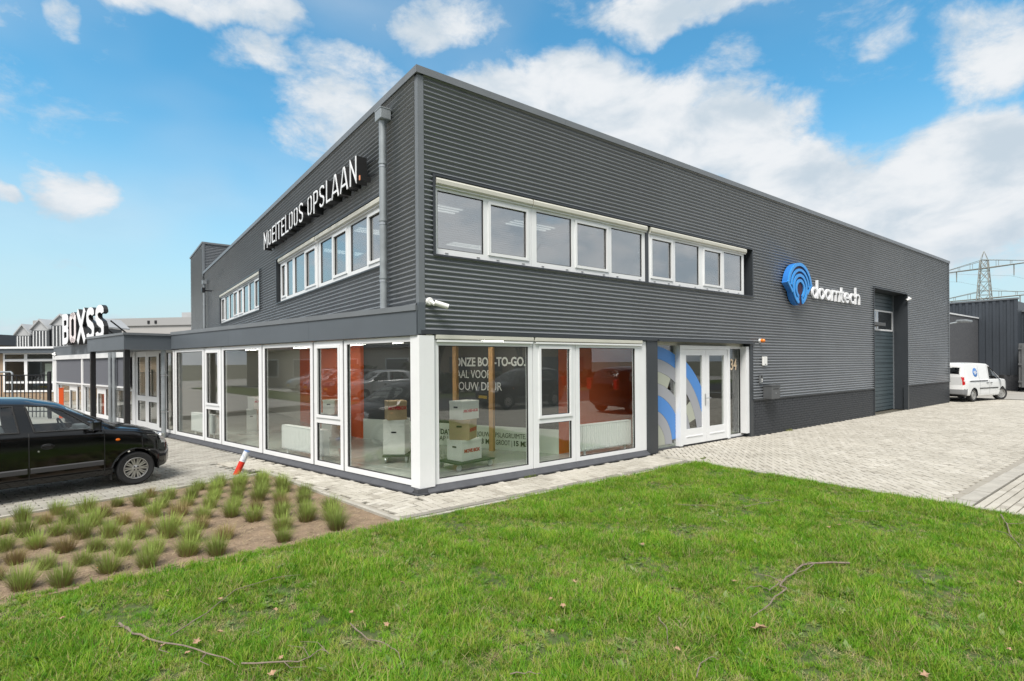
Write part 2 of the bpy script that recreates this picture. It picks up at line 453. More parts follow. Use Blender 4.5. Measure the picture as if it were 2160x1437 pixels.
def sheet(name, pts, z, m, kind='structure', label=None, cat=None):
    me = bpy.data.meshes.new(name); me.from_pydata([(x, y, z) for x, y in pts], [], [tuple(range(len(pts)))]); me.materials.append(m)
    o = put(name, me); o['kind'] = kind
    if label: tag(o, label, cat)
    return o
G = mat('far_ground', (0.10, 0.105, 0.07), 0.95, noise=(0.05, 0.4, (0.16, 0.15, 0.12)))
sheet('ground', [(-1500, -1500), (1500, -1500), (1500, 1500), (-1500, 1500)], -0.06, G)
YC = -1.13                                     # lawn edge line
BA, BB, BC, BD = (-0.90, YC), (-1.50, 3.10), (-12.0, 0.62), (-12.0, YC)
XK = 5.42                                      # east edge of the lawn
sheet('yard_paving', [(-60, -5.2), (60, -5.2), (60, 60), (-60, 60)], -0.030, FARPAVE)
sheet('joint_sand', [(-9, -13), (32, -13), (32, 9), (5.8, 9), (-3.4, 16), (-12, 16), (-12, -1)], -0.024, SAND)
sheet('lawn', [(-14, -15), (XK, -15), (XK, YC), (-14, YC)], -0.004, EARTH)
sheet('planting_bed', [BA, BB, BC, BD], 0.0, SOIL)
# street behind the viewer, seen only in the glass
sheet('street', [(-60, -19), (60, -19), (60, -13), (-60, -13)], -0.020, ASPH)
sheet('verge', [(-60, -24), (60, -24), (60, -19.1), (-60, -19.1)], -0.016, EARTH)
sheet('car_park', [(-60, -60), (60, -60), (60, -24.1), (-60, -24.1)], -0.018, FARPAVE)
sheet('side_verge', [(-15.5, -13), (-13.0, -13), (-13.0, 16), (-22, 40), (-26, 40), (-15.5, 15)], -0.012, EARTH)

def inside(p, poly):
    x, y = p; r = False; n = len(poly)
    for i in range(n):
        x0, y0 = poly[i]; x1, y1 = poly[(i + 1) % n]
        if (y0 > y) != (y1 > y) and x < (x1 - x0) * (y - y0) / (y1 - y0) + x0: r = not r
    return r
def herring(bx, a, origin):
    """herringbone bricks (centre x, y, angle) over a box in the turned frame"""
    ca, sa = math.cos(rad(a)), math.sin(rad(a)); U = 0.107
    x0, x1, y0, y1 = bx; out = []
    cs = [((x - origin[0]) * ca + (y - origin[1]) * sa, -(x - origin[0]) * sa + (y - origin[1]) * ca) for x in (x0, x1) for y in (y0, y1)]
    i0, i1 = int(min(c[0] for c in cs) / U) - 2, int(max(c[0] for c in cs) / U) + 2
    j0, j1 = int(min(c[1] for c in cs) / U) - 2, int(max(c[1] for c in cs) / U) + 2
    for i in range(i0, i1):
        for j in range(j0, j1):
            k = (i - j) % 4
            if k == 0: cx, cy, t = (i + 1) * U, (j + .5) * U, 0
            elif k == 3: cx, cy, t = (i + .5) * U, (j + 1) * U, 90
            else: continue
            out.append((origin[0] + cx * ca - cy * sa, origin[1] + cx * sa + cy * ca, a + t))
    return out
def courses(bx, a, origin):
    ca, sa = math.cos(rad(a)), math.sin(rad(a)); U = 0.107; out = []
    x0, x1, y0, y1 = bx
    cs = [((x - origin[0]) * ca + (y - origin[1]) * sa, -(x - origin[0]) * sa + (y - origin[1]) * ca) for x in (x0, x1) for y in (y0, y1)]
    for j in range(int(min(c[1] for c in cs) / U) - 2, int(max(c[1] for c in cs) / U) + 2):
        off = (j % 2) * U
        for i in range(int(min(c[0] for c in cs) / (2 * U)) - 2, int(max(c[0] for c in cs) / (2 * U)) + 2):
            cx, cy = i * 2 * U + off, (j + .5) * U
            out.append((origin[0] + cx * ca - cy * sa, origin[1] + cx * sa + cy * ca, a))
    return out
def paver_geo(L=0.2000, Wd=0.0925, c=0.006, h=0.03):
    a, b = L / 2, Wd / 2
    vs = [(-a, -b, -h), (a, -b, -h), (a, b, -h), (-a, b, -h), (-a, -b, -c), (a, -b, -c), (a, b, -c), (-a, b, -c), (-a + c, -b + c, 0), (a - c, -b + c, 0), (a - c, b - c, 0), (-a + c, b - c, 0)]
    fs = [(8, 9, 10, 11)] + [(4 + i, 4 + (i + 1) % 4, 8 + (i + 1) % 4, 8 + i) for i in range(4)] + [(i, (i + 1) % 4, 4 + (i + 1) % 4, 4 + i) for i in range(4)]
    return vs, fs
PV, PF = paver_geo()
PAVER_MESH = {}
def paver_mesh(key, m):
    if key not in PAVER_MESH:
        b = MB(); b.add(PV, PF, 0, key[1] / 7.0); PAVER_MESH[key] = b.mesh('paver', m, tones=True)
    return PAVER_MESH[key]
CAMXY = (-3.7825, -7.2794)
def lay(name, bricks, poly, m, single=0, z=0.0, key='a', far=99):
    """a paved field: the pavers that show largest singly, the rest joined"""
    keep = [b for b in bricks if inside(b[:2], poly)]
    keep.sort(key=lambda b: (b[0] - CAMXY[0]) ** 2 + (b[1] - CAMXY[1]) ** 2)
    keep = [b for b in keep if (b[0] - CAMXY[0]) ** 2 + (b[1] - CAMXY[1]) ** 2 < far * far]
    rest = MB(); field = None
    for n, (x, y, a) in enumerate(keep):
        tone = min(0.999, max(0, random.gauss(0.5, 0.22)))
        zz = z + random.uniform(-0.003, 0.002); ang = rad(a) + random.uniform(-0.012, 0.012)
        tx, ty = random.uniform(-.012, .012), random.uniform(-.02, .02)
        if n < single:
            if field is None:
                field = thing(name, None, None); field['kind'] = 'structure'
            o = bpy.data.objects.new('paver', paver_mesh((key, int(tone * 8)), m)); col.objects.link(o); o.parent = field
            o.location = (x, y, zz); o.rotation_euler = (tx, ty, ang)
        else:
            ca, sa = math.cos(ang), math.sin(ang)
            rest.add([(x + ca * p - sa * q, y + sa * p + ca * q, zz + r + p * ty + q * tx) for p, q, r in PV], PF, 0, tone)
    if field is None:
        o = rest.build(name, m, tones=True); o['kind'] = 'structure'
    elif rest.v:
        o = rest.build('paver_field', m, field, tones=True); o['kind'] = 'stuff'
def P2(fr, u, w): return fr.p(u, w, 0)[:2]
# strip along the long front (herringbone square to the wall) and round the corner along the extension
lay('front_pavement', herring((-1.2, 5.5, -1.2, 0), 90, (0, -0.02)), [(-0.72, -0.905), (XK + .02, -0.905), (XK + .02, -0.10), (-0.02, -0.10)], PAVER, 150, key='a')
lay('side_pavement', herring((-3.2, 0.3, -1.2, 6), 103.3, (0, 0)), [(-0.74, -0.93), (-1.29, 3.10), P2(FE, 5.2, 0.95), P2(FE, 5.2, 0.11), P2(FE, 0.02, 0.10), (-0.03, -0.08)], PAVER, 110, key='a')
# drive: herringbone on the slant
lay('driveway', herring((5.4, 30, -5.2, 0.6), 45, (5.5, 0)), [(XK + .14, -4.98), (31, -4.98), (31, 0.5), (27.1, 0.5), (27.1, -0.015), (9.7, -0.015), (9.7, 0.22), (5.8, 0.22), (5.8, -0.02), (XK + .14, -0.1)], PAVER, 0, key='a')
# parking bays beyond the drive
lay('parking_bay', courses((5.4, 22, -12, -5.2), 0, (5.5, -5.32)), [(XK + .12, -12), (22, -12), (22, -5.32), (XK + .12, -5.32)], PAVER, 0, key='a')
# paved yard where the black car stands, older and greyer
lay('car_yard', courses((-12, 0, -1, 16), 13.3, P2(FE, 5.2, 1.0)), [P2(FE, 5.22, 0.12), P2(FE, 15.0, 0.12), P2(FE, 15.0, 9.5), P2(FE, 0.3, 10.5), (BC[0], BC[1] + .12), (BB[0], BB[1] + .12), P2(FE, 3.4, 0.98), P2(FE, 5.2, 0.98)], PAVER_OLD, 40, key='b')

def strip(name, pts, width, z0, z1, length, m, side=1):
    """a run of single kerb stones along a line"""
    k = thing(name, None, None); k['kind'] = 'structure'
    for (a, b) in zip(pts[:-1], pts[1:]):
        a, b = Vector(a), Vector(b); L = (b - a).length; n = max(1, round(L / length)); fr = Fr(a.x, a.y, math.degrees(math.atan2(b.y - a.y, b.x - a.x)), side)
        for i in range(n):
            dz = random.uniform(-0.004, 0.004)
            MB(fr).box(i * L / n + .003, (i + 1) * L / n - .003, 0, width, z0, z1 + dz, 0, 0.006).build('kerb_stone', m, k)
    return k
strip('lawn_kerb', [(-0.90, YC + .0), (XK + .06, YC + .0)], 0.06, -0.1, 0.014, 1.0, KERB)
strip('soldier_course', [(-0.75, YC + .125), (XK - .02, YC + .125)], 0.105, -0.03, 0.0, 0.21, PAVER_OLD)
strip('drive_kerb', [(XK, -0.1), (XK, -13)], 0.06, -0.1, 0.016, 1.0, KERB)
strip('drive_edge_course', [(XK + .065, -0.3), (XK + .065, -5.0)], 0.10, -0.03, 0.0, 0.21, KERB)
strip('bay_border', [(XK + .065, -5.10), (26, -5.10)], 0.20, -0.03, 0.004, 0.40, KERB, -1)
strip('bay_band', [(XK + .065, -5.0), (26, -5.0)], 0.10, -0.03, 0.003, 0.21, PAVER, -1)
bed_kerb = strip('bed_kerb', [BA, BB, BC], 0.06, -0.1, 0.035, 1.0, KERB, -1)
strip('bed_edge_course', [(-0.835, YC + .03), (-1.435, 3.12)], 0.105, -0.03, 0.002, 0.21, PAVER, -1)

# ------------------------------------------------------------ main hall
hall = thing('office_hall', 'two-storey dark grey corrugated steel office hall with white ribbon windows', 'building')
PITCH, AMP = 0.0762, 0.0200
UPF = 0.50
def wave(z):
    """rounded saw profile: a short face turned up, a longer one turned down"""
    t = (z / PITCH) % 1.0
    s = 1 - 2 * t / UPF if t < UPF else -1 + 2 * (t - UPF) / (1 - UPF)
    return AMP * (0.6 * s + 0.4 * math.sin(s * math.pi / 2))
def corr(fr, u0, u1, z0, z1, w=0.0, name='cladding_sheet', parent=None, m=None):
    zs = [z0]; k = math.floor(z0 / (PITCH / 12)) + 1
    while k * PITCH / 12 < z1 - 1e-4:
        if k * PITCH / 12 > z0 + 1e-4: zs.append(k * PITCH / 12)
        k += 1
    zs.append(z1)
    vs = []; fs = []
    for z in zs: vs += [fr.p(u0, w + wave(z), z), fr.p(u1, w + wave(z), z)]
    for i in range(len(zs) - 1): fs.append((2 * i, 2 * i + 1, 2 * i + 3, 2 * i + 2))
    me = bpy.data.meshes.new(name); me.from_pydata(vs, [], fs); me.materials.append(m or CLAD)
    me.polygons.foreach_set('use_smooth', [True] * len(fs))
    return put(name, me, parent or hall)
ZR = 6.40; XE = 27.15; YE = 22.5
RSH = [(0.09, 0.24, 3.66, 4.92), (0.09, 6.0, 4.92, ZR), (6.0, 12.0, 4.92, ZR), (12.0, 18.0, 4.92, ZR), (18.0, 22.5, 4.92, ZR), (22.5, XE - .06, 4.92, ZR),
       (0.09, 4.9, 2.50, 3.66), (4.9, 9.72, 2.50, 3.66), (9.72, 13.8, 2.50, 4.92), (13.8, 18.02, 2.50, 4.92), (9.72, 13.8, 0.98, 2.50), (13.8, 18.02, 0.98, 2.50),
       (18.02, 21.53, 4.60, 4.92), (21.53, XE - .06, 2.50, 4.92), (21.53, XE - .06, 0.98, 2.50)]
for r in RSH: corr(FR, *r)
LSH = [(0.09, 1.30, 2.86, 4.92), (1.30, 8.46, 2.86, 3.66), (8.46, 10.50, 2.86, 4.92), (10.50, 17.80, 2.86, 3.66), (17.80, YE, 2.86, 4.92)] + [(a, b, 4.92, ZR) for a, b in ((0.09, 5.6), (5.6, 11.2), (11.2, 16.8), (16.8, YE))]
for r in LSH: corr(FL, *r)
core = MB(FR)
for a, b, c, d in RSH: core.box(a, b, -0.24, -0.022, c, d)
core.fr = FL
for a, b, c, d in LSH: core.box(max(a, 0.25), b, -0.24, -0.022, c, d)
core.fr = W0
core.box(XE - .25, XE - .03, 0.25, YE, 0, ZR).box(0.25, XE - .25, YE - .2, YE, 0, ZR)
LINING = mat('wall_core', (0.30, 0.30, 0.29), 0.9)
core.build('wall_core', LINING, hall)
fbox(W0, 'flat_roof', 0.05, XE - .05, 0.05, YE - .05, 6.30, 6.36, mat('roof_felt', (0.06, 0.06, 0.06), 0.9), hall)
# copings: each length its own piece
for fr, e in ((FR, XE + .02), (FL, YE + .02)):
    n = round(e / 3.0); st = e / n
    for i in range(n):
        b = MB(fr)
        u0 = i * st - (0.045 if i == 0 else 0); u1 = (i + 1) * st - 0.004
        b.box(u0 + (0.05 if fr is FL and i == 0 else 0.0), u1, -0.25, 0.05, ZR + .08, ZR + .105).box(u0 + (0.05 if fr is FL and i == 0 else 0.0), u1, 0.032, 0.05, ZR - .005, ZR + .08)
        b.build('coping', COPING, hall)
fbox(FL, 'corner_coping', -0.048, 0.004, -0.04, 0.0495, ZR - .004, ZR + .1045, COPING, hall)
# corner profiles
MB().slab([(-0.012, -0.012), (0.088, -0.012), (0.088, 0.0), (0.0, 0.0), (0.0, 0.088), (-0.012, 0.088)], 2.92, ZR - .01).build('corner_profile', COPING, hall)
MB().slab([(-0.022, -0.018), (0.090, -0.018), (0.090, 0.0), (0.0, 0.0), (0.0, 0.03), (-0.022, 0.03)], 2.44, 2.92).build('corner_profile', FASCIA, hall)
fbox(FR, 'end_profile', XE - .06, XE + .015, -0.25, 0.018, 0.97, ZR - .01, COPING, hall)
fbox(FR, 'drip_profile', 0.02, 9.72, -0.10, 0.030, 2.44, 2.50, TRIM, hall)
for a, b in ((9.72, 18.02), (21.53, XE)): fbox(FR, 'drip_profile', a, b, -0.03, 0.034, 0.945, 0.978, TRIM, hall)
# screws of the cladding
sw = MB()
for fr, us, zr in ((FR, [1.3 + 1.5 * i for i in range(17)], (2.5, 6.3)), (FL, [0.5 + 1.5 * i for i in range(14)], (2.9, 6.3))):
    sw.fr = fr
    for u in us:
        z = zr[0] + 0.1
        while z < zr[1]:
            zz = round(z / PITCH) * PITCH + PITCH / 2
            if not (0.2 < u < 9.8 and 3.6 < zz < 4.95 and fr is FR) and not (fr is FL and 3.6 < zz < 4.95 and (1.2 < u < 8.5 or 10.4 < u < 17.9)) and not (fr is FR and 17.9 < u < 21.6 and zz < 4.7):
                sw.lathe([(0.0, 0.004), (0.007, 0.003), (0.009, -0.01)], (u, -AMP, zz), 'y', 6)
            z += 0.62
o = sw.build('cladding_screw', mat('screw_head', (0.12, 0.13, 0.14), 0.4), hall); o['kind'] = 'stuff'

# upper ribbon windows
def surround(fr, u0, u1, z0, z1):
    b = MB(fr); e = 0.035
    b.box(u0, u1, -0.22, e, z1 - .03, z1).box(u0, u1, -0.22, e + .01, z0, z0 + .03).box(u0, u0 + .04, -0.22, e, z0 + .03, z1 - .03).box(u1 - .04, u1, -0.22, e, z0 + .03, z1 - .03)
    return b.build('window_surround', TRIM, hall)
surround(FR, 0.235, 9.72, 3.655, 4.925)
surround(FL, 1.30, 8.46, 3.655, 4.925)
surround(FL, 10.50, 17.80, 3.655, 4.925)
zA, zB, zt = 3.79, 4.70, 4.76
wf = -0.03
def upper(fr, u0, u1, panes):
    return glazing(fr, 'window', hall, u0, u1, 3.69, zt, [(a, b, [(zA, zB, s)]) for a, b, s in panes], wf, gl=GLASS_UP)
upper(FR, 0.285, 2.235, [(0.34, 1.21, False), (1.30, 2.17, True)])
upper(FR, 2.24, 5.38, [(2.36, 3.22, False), (3.31, 4.23, True), (4.33, 5.28, False)])
upper(FR, 5.50, 7.42, [(5.56, 6.34, True), (6.44, 7.36, False)])
upper(FR, 7.425, 9.36, [(7.53, 8.33, True), (8.44, 9.26, False)])
upper(FL, 1.345, 3.02, [(1.40, 2.02, True), (2.10, 2.92, False)])
upper(FL, 3.025, 4.90, [(3.10, 3.92, True), (4.02, 4.76, False)])
upper(FL, 4.98, 6.90, [(5.08, 5.90, True), (6.0, 6.82, False)])
upper(FL, 6.905, 8.20, [(7.02, 7.56, False), (7.64, 8.10, True)])
for a in (10.56, 12.36, 14.16, 15.96):
    upper(FL, a, a + 1.79, [(a + .08, a + .84, a % 3 > 1.5), (a + .94, a + 1.70, a % 3 <= 1.5)])
for fr, a, b in ((FR, 0.28, 2.235), (FR, 2.24, 5.40), (FR, 5.50, 7.42), (FR, 7.425, 9.40), (FL, 1.345, 4.93), (FL, 4.98, 8.22), (FL, 10.56, 14.1), (FL, 14.12, 17.74)):
    pr = [(-.16, 0.005), (0.02, 0.005), (0.042, 0.03), (0.045, 0.09), (0.02, 0.125), (-.16, 0.125)]
    b_ = MB(fr); n = len(pr)
    vs = [fr.p(u, w, zt + z) for u in (a + .01, b - .01) for w, z in pr]
    b_.add(vs, [tuple(range(n)), tuple(range(2 * n - 1, n - 1, -1))] + [(i, (i + 1) % n, n + (i + 1) % n, n + i) for i in range(n)])
    b_.build('shutter_box', BEIGE, hall, smooth=True)
    fbox(fr, 'shutter_guide', a + .005, b - .005, -.028, .012, zt - .012, zt + .006, WHITE, hall)
for u in (5.44,): fbox(FR, 'mullion_cover', u - .05, u + .05, -0.2, -0.02, 3.69, 4.89, TRIM, hall)
# weep caps under the panes
wc = MB(FR)
for u in (0.5, 1.1, 1.5, 2.05, 2.5, 3.1, 3.5, 4.1, 4.5, 5.2, 5.7, 6.2, 6.6, 7.2, 7.7, 8.2, 8.6, 9.1):
    wc.box(u - .03, u + .03, wf, wf + .008, 3.725, 3.737)
o = wc.build('weep_cap', mat('weep_grey', (0.35, 0.35, 0.35), 0.5), hall); o['kind'] = 'stuff'

# upstairs room behind the ribbon windows
ROOM = mat('room_wall', (0.55, 0.54, 0.52), 0.9)
DARKROOM = mat('room_carpet', (0.10, 0.105, 0.11), 0.95)
CEIL = mat('room_ceiling', (0.62, 0.62, 0.60), 0.9)
fbox(W0, 'upper_floor', 0.25, 20, 0.25, 20, 3.28, 3.40, DARKROOM, hall)
fbox(W0, 'upper_ceiling', 0.25, 20, 0.25, 20, 5.02, 5.10, CEIL, hall)
fbox(W0, 'partition_wall', 10.2, 10.3, 0.3, 18, 3.40, 5.02, ROOM, hall)
fbox(W0, 'partition_wall', 0.3, 10.2, 9.4, 9.5, 3.40, 5.02, ROOM, hall)
fbox(W0, 'partition_wall', 5.42, 5.50, 0.3, 9.4, 3.40, 5.02, ROOM, hall)
TUBE = mat('light_tube', (1, 1, 1), 0.5, emit=((1.0, 0.96, 0.88), 0.8))
LAMPW = mat('lamp_housing', (0.3, 0.3, 0.3), 0.5)
TUBE2 = mat('bright_tube', (1, 1, 1), 0.5, emit=((1.0, 0.96, 0.88), 18.0))
def strip_light(x, y, z, L, along, label, n=3, m=None):
    t = thing('ceiling_light', label, 'lamp', (x, y, z), group='ceiling lights')
    b = MB()
    lx, ly = (L / 2, 0.22) if along == 'x' else (0.22, L / 2)
    b.box(x - lx, x + lx, y - ly, y + ly, z - .03, z).build('housing', LAMPW, t)
    for k in range(n):
        off = (k - (n - 1) / 2) * 0.15
        if along == 'x': fbox(W0, 'tube', x - lx + .04, x + lx - .04, y + off - .018, y + off + .018, z - .052, z - .031, m or TUBE, t)
        else: fbox(W0, 'tube', x + off - .018, x + off + .018, y - ly + .04, y + ly - .04, z - .052, z - .031, m or TUBE, t)
for x, y in ((1.2, 1.7), (1.2, 4.2), (1.2, 6.8), (3.6, 1.7), (3.6, 4.2), (3.6, 6.8)):
    strip_light(x, y, 5.019, 1.2, 'x', 'white tube light upstairs, %s one from the long front, %s the corner' % ({1.7: 'first', 4.2: 'second', 6.8: 'third'}[y], 'next to' if x < 2 else 'further from'))
strip_light(7.6, 2.2, 5.019, 1.5, 'x', 'single long tube light behind the upper right-hand windows', 1)
# blinds behind the first three panes
SLAT = mat('blind_slat', (0.42, 0.44, 0.46), 0.5)
for (a, b, nm) in ((0.34, 1.21, 'leftmost upper front pane'), (1.35, 2.12, 'second upper front pane from the corner'), (2.36, 3.22, 'third upper front pane from the corner')):
    s_ = MB(FR)
    for k in range(24):
        z = zA + .02 + k * 0.037
        s_.add([FR.p(a + .01, -0.150, z), FR.p(b - .01, -0.150, z), FR.p(b - .01, -0.172, z + .012), FR.p(a + .01, -0.172, z + .012)], [(0, 1, 2, 3)])
    o = s_.build('venetian_blind', SLAT); tag(o, 'open grey venetian blind hanging behind the ' + nm, 'blind', 'blinds behind the upper front windows')

# brick plinth, bricks one by one (the nearest ones singly)
def plinth(fr, runs, z1, single):
    base = MB(fr)
    for a, b in runs: base.box(a, b, -0.20, -0.014, -0.05, z1)
    base = base.build('brick_plinth', MORTAR, hall)
    bl, bh, j = 0.205, 0.058, 0.011
    shapes = {}
    rest = MB(fr); cnt = 0
    courses_ = int(z1 / (bh + j))
    spots = []
    for a, b in runs:
        for k in range(courses_ + 1):
            z0 = 0.004 + k * (bh + j)
            u = a + 0.0 - (0.5 * (bl + j) if k % 2 else 0)
            while u < b:
                ua, ub = max(u, a + .002), min(u + bl, b - .002)
                zb = min(z0 + bh, z1 - .004)
                if ub - ua > .03 and zb - z0 > .02: spots.append((ua, ub, z0, zb))
                u += bl + j
    spots.sort(key=lambda q: q[0])
    for (ua, ub, za, zb) in spots:
        pr = random.uniform(-0.0015, 0.0015)
        if cnt < single:
            kx = (round(ub - ua, 2), round(zb - za, 2))
            if kx not in shapes:
                shapes[kx] = MB(Fr(0, 0, 0, -1)).box(-(ub - ua) / 2, (ub - ua) / 2, -0.012, 0.002, -(zb - za) / 2, (zb - za) / 2, 0, 0.0).mesh('brick', BRICK)
            o = bpy.data.objects.new('brick', shapes[kx]); col.objects.link(o); o.parent = base
            o.location = fr.p((ua + ub) / 2, pr, (za + zb) / 2)
        else: rest.box(ua, ub, -0.013, 0.002 + pr, za, zb)
        cnt += 1
    o = rest.build('brick_field', BRICK, base); o['kind'] = 'stuff'
plinth(FR, [(9.74, 18.0), (21.55, XE)], 0.944, 300)

# roller door in its deep reveal
DOORC = mat('roller_door_steel', (0.060, 0.085, 0.098), 0.42, noise=(1.2, 0.15))
rb = MB(FR)
rb.box(18.02, 18.05, -0.6, 0.03, 0, 4.60).box(21.50, 21.53, -0.6, 0.03, 0, 4.60).box(18.05, 21.50, -0.6, 0.03, 4.57, 4.60)
rb.build('door_reveal', TRIM, hall)
fbox(FR, 'door_corner_guard', 21.42, 21.545, -0.10, 0.045, 0, 0.96, TRIM, hall)
rd = MB(FR); rd.box(18.05, 21.50, -0.62, -0.50, 0.0, 4.57); rdo = rd.build('roller_door', DOORC, hall)
secs = [(0.02 + 0.62 * i, 0.02 + 0.62 * (i + 1) - .006) for i in range(5)] + [(3.12, 3.756), (3.756, 4.57)]
for i, (a, b) in enumerate(secs):
    if i == 5:
        f = MB(FR)
        f.box(18.08, 21.46, -0.50, -0.47, a, a + .06).box(18.08, 21.46, -0.50, -0.47, b - .06 + .16, b + .16)
        for u in (18.08, 19.72, 21.38): f.box(u, u + .08, -0.50, -0.471, a + .06, b + .10)
        fo = f.build('door_window', WHITE, rdo)
        for ua, ub, mm in ((18.16, 19.72, GLASS_UP), (19.80, 21.38, GLASS_UP)):
            fbox(FR, 'pane', ua, ub, -0.485, -0.478, a + .06, b + .10, mm, fo) if False else fbox(FR, 'pane', ua, ub, -0.485, -0.478, a + .06, b + .10, mm, rdo)
        continue
    z0 = a + (.17 if i == 6 else 0)
    s_ = MB(FR); zz = z0
    while zz < min(b, 4.55) - .02:
        z2 = min(zz + 0.134, b, 4.56)
        s_.box(18.08, 21.47, -0.50, -0.468, zz + .006, z2 - .006); zz += 0.142
    s_.build('door_section', DOORC, rdo)
fbox(FR, 'door_rail', 21.47, 21.50, -0.50, -0.44, 0, 4.57, COPING, hall)
fbox(FR, 'door_rail', 18.05, 18.08, -0.50, -0.44, 0, 4.57, COPING, hall)

# dark stair tower at the rear of the short front
corr(FL, 22.50, 27.25, 2.0, 7.90, 0.03); corr(Fr(0, YE, 0, -1), 0.0, 9.0, 6.3, 7.90, 0.0)
MB().box(0.02, 9.0, YE + .02, 27.2, 2.0, 7.88).build('tower_core', TRIM, hall)
fbox(FL, 'tower_coping', 22.45, 27.30, -0.2, 0.08, 7.90, 7.99, COPING, hall)
fbox(W0, 'tower_coping', 0.2, 9.05, YE - .05, YE + .2, 7.90, 7.985, COPING, hall)
fbox(FL, 'corner_profile', 22.46, 22.53, -.04, .055, 6.3, 7.90, COPING, hall)

# ------------------------------------------------------------ ground floor of the long front
SILL = mat('dark_sill', (0.075, 0.078, 0.088), 0.55, noise=(6, 0.25))
wg = -0.02
def wsill(fr, u0, u1, parent):
    n = max(1, round((u1 - u0) / 1.1)); L = (u1 - u0) / n
    for i in range(n):
        a, b = u0 + i * L + .002, u0 + (i + 1) * L - .002
        pr = [(-0.2, 0.0), (0.085, 0.0), (0.085, 0.025), (-0.03, 0.105), (-0.2, 0.105)]; k = len(pr)
        vs = [fr.p(u, w, z) for u in (a, b) for w, z in pr]
        MB().add(vs, [tuple(range(k)), tuple(range(2 * k - 1, k - 1, -1))] + [(j, (j + 1) % k, k + (j + 1) % k, k + j) for j in range(k)]).build('sill_tile', SILL, parent)
wsill(FR, 0.09, 5.38, hall)
MB().slab([(-0.10, -0.09), (0.088, -0.087), (0.088, 0.1), (0.0, 0.1), (-0.11, 0.09)], 0.0, 0.022).build('corner_sill', SILL, hall)
MB().slab([(-0.075, -0.06), (0.088, -0.06), (0.088, 0.05), (-0.03, 0.09), (-0.085, 0.06)], 0.022, 0.09).build('corner_sill', SILL, hall)
MB().slab([(-0.02, -0.022), (0.24, -0.022), (0.24, 0.06), (0.05, 0.06), (0.0, 0.20), (-0.062, 0.19)], 0.09, 2.42).build('corner_post', WHITE, hall)
zf0, zf1 = 0.105, 2.36
glazing(FR, 'window', hall, 0.255, 2.235, zf0, zf1, [(0.335, 2.14, [(0.18, 2.27, False)])], wg)
glazing(FR, 'window', hall, 2.25, 3.285, zf0, zf1, [(2.38, 3.19, [(0.18, 0.89, False), (0.98, 2.29, True)])], wg)
glazing(FR, 'window', hall, 3.295, 5.20, zf0, zf1, [(3.40, 5.02, [(0.18, 2.27, False)])], wg)
fbox(FR, 'window_post', 5.20, 5.385, -0.12, -0.022, zf0, 2.42, WHITE, hall)
for a, b in ((0.27, 2.24), (2.27, 5.22)):
    fbox(FR, 'shutter_box', a, b, -0.1, 0.028, 2.365, 2.44, BEIGE, hall, 0.012)
    fbox(FR, 'shutter_rail', a + .02, b - .02, -0.02, 0.022, 2.325, 2.355, WHITE, hall)
fbox(FR, 'entrance_column', 5.39, 5.745, -0.30, 0.004, 0.0, 2.44, TRIM, hall)
fbox(FR, 'entrance_jamb', 9.60, 9.735, -0.45, 0.004, 0.0, 2.44, TRIM, hall)
fbox(FR, 'entrance_canopy_edge', 5.745, 9.74, -0.02, 0.055, 2.43, 2.475, TRIM, hall)
we = -0.20
fbox(FR, 'entrance_head', 5.745, 9.60, -0.30, we + .004, 2.36, 2.44, BEIGE, hall)
fbox(FR, 'entrance_sill', 5.745, 9.60, -0.30, we + .03, 0.0, 0.03, SILL, hall)
def pane(fr, u0, u1, z0, z1, w, parent, m=None, name='pane'): return fbox(fr, name, u0, u1, w - .006, w + .006, z0, z1, m or GLASS, parent)
pane(FR, 5.75, 6.70, 0.03, 2.36, we - .04, hall)
glazing(FR, 'sidelight', hall, 8.80, 9.60, 0.03, 2.36, [(8.90, 9.47, [(0.09, 2.30, False)])], we, depth=.07)
fbox(FR, 'side_post', 9.46, 9.595, we, -0.03, 0.10, 2.36, WHITE, hall)
dr = MB(FR)
dr.box(6.70, 6.80, -0.28, -0.10, 0.03, 2.36).box(8.70, 8.80, -0.28, -0.10, 0.03, 2.36).box(6.80, 8.70, -0.28, -0.10, 2.27, 2.36)
dro = dr.build('door_frame', WHITE, hall)
for a, b in ((6.805, 7.745), (7.752, 8.695)):
    lf = MB(FR)
    ga, gb = a + .145, b - .145
    lf.box(a, ga, -0.17, -0.115, 0.05, 2.265).box(gb, b, -0.17, -0.115, 0.05, 2.265).box(ga, gb, -0.17, -0.116, 0.05, 0.40).box(ga, gb, -0.17, -0.116, 2.13, 2.265)
    lf.box(ga, gb, -0.118, -0.105, 0.215, 0.235)
    lo = lf.build('door_leaf', WHITE, dro)
    pane(FR, ga, gb, 0.40, 2.13, -0.145, dro)
hd = MB(FR); hd.box(7.70, 7.735, -0.114, -0.105, 0.92, 1.20)
hd.tube([(7.717, -0.10, 1.10), (7.717, -0.055, 1.10), (7.76, -0.048, 1.10), (7.86, -0.048, 1.10)], 0.010, 8)
hd.build('door_handle', STEEL, dro, smooth=True)
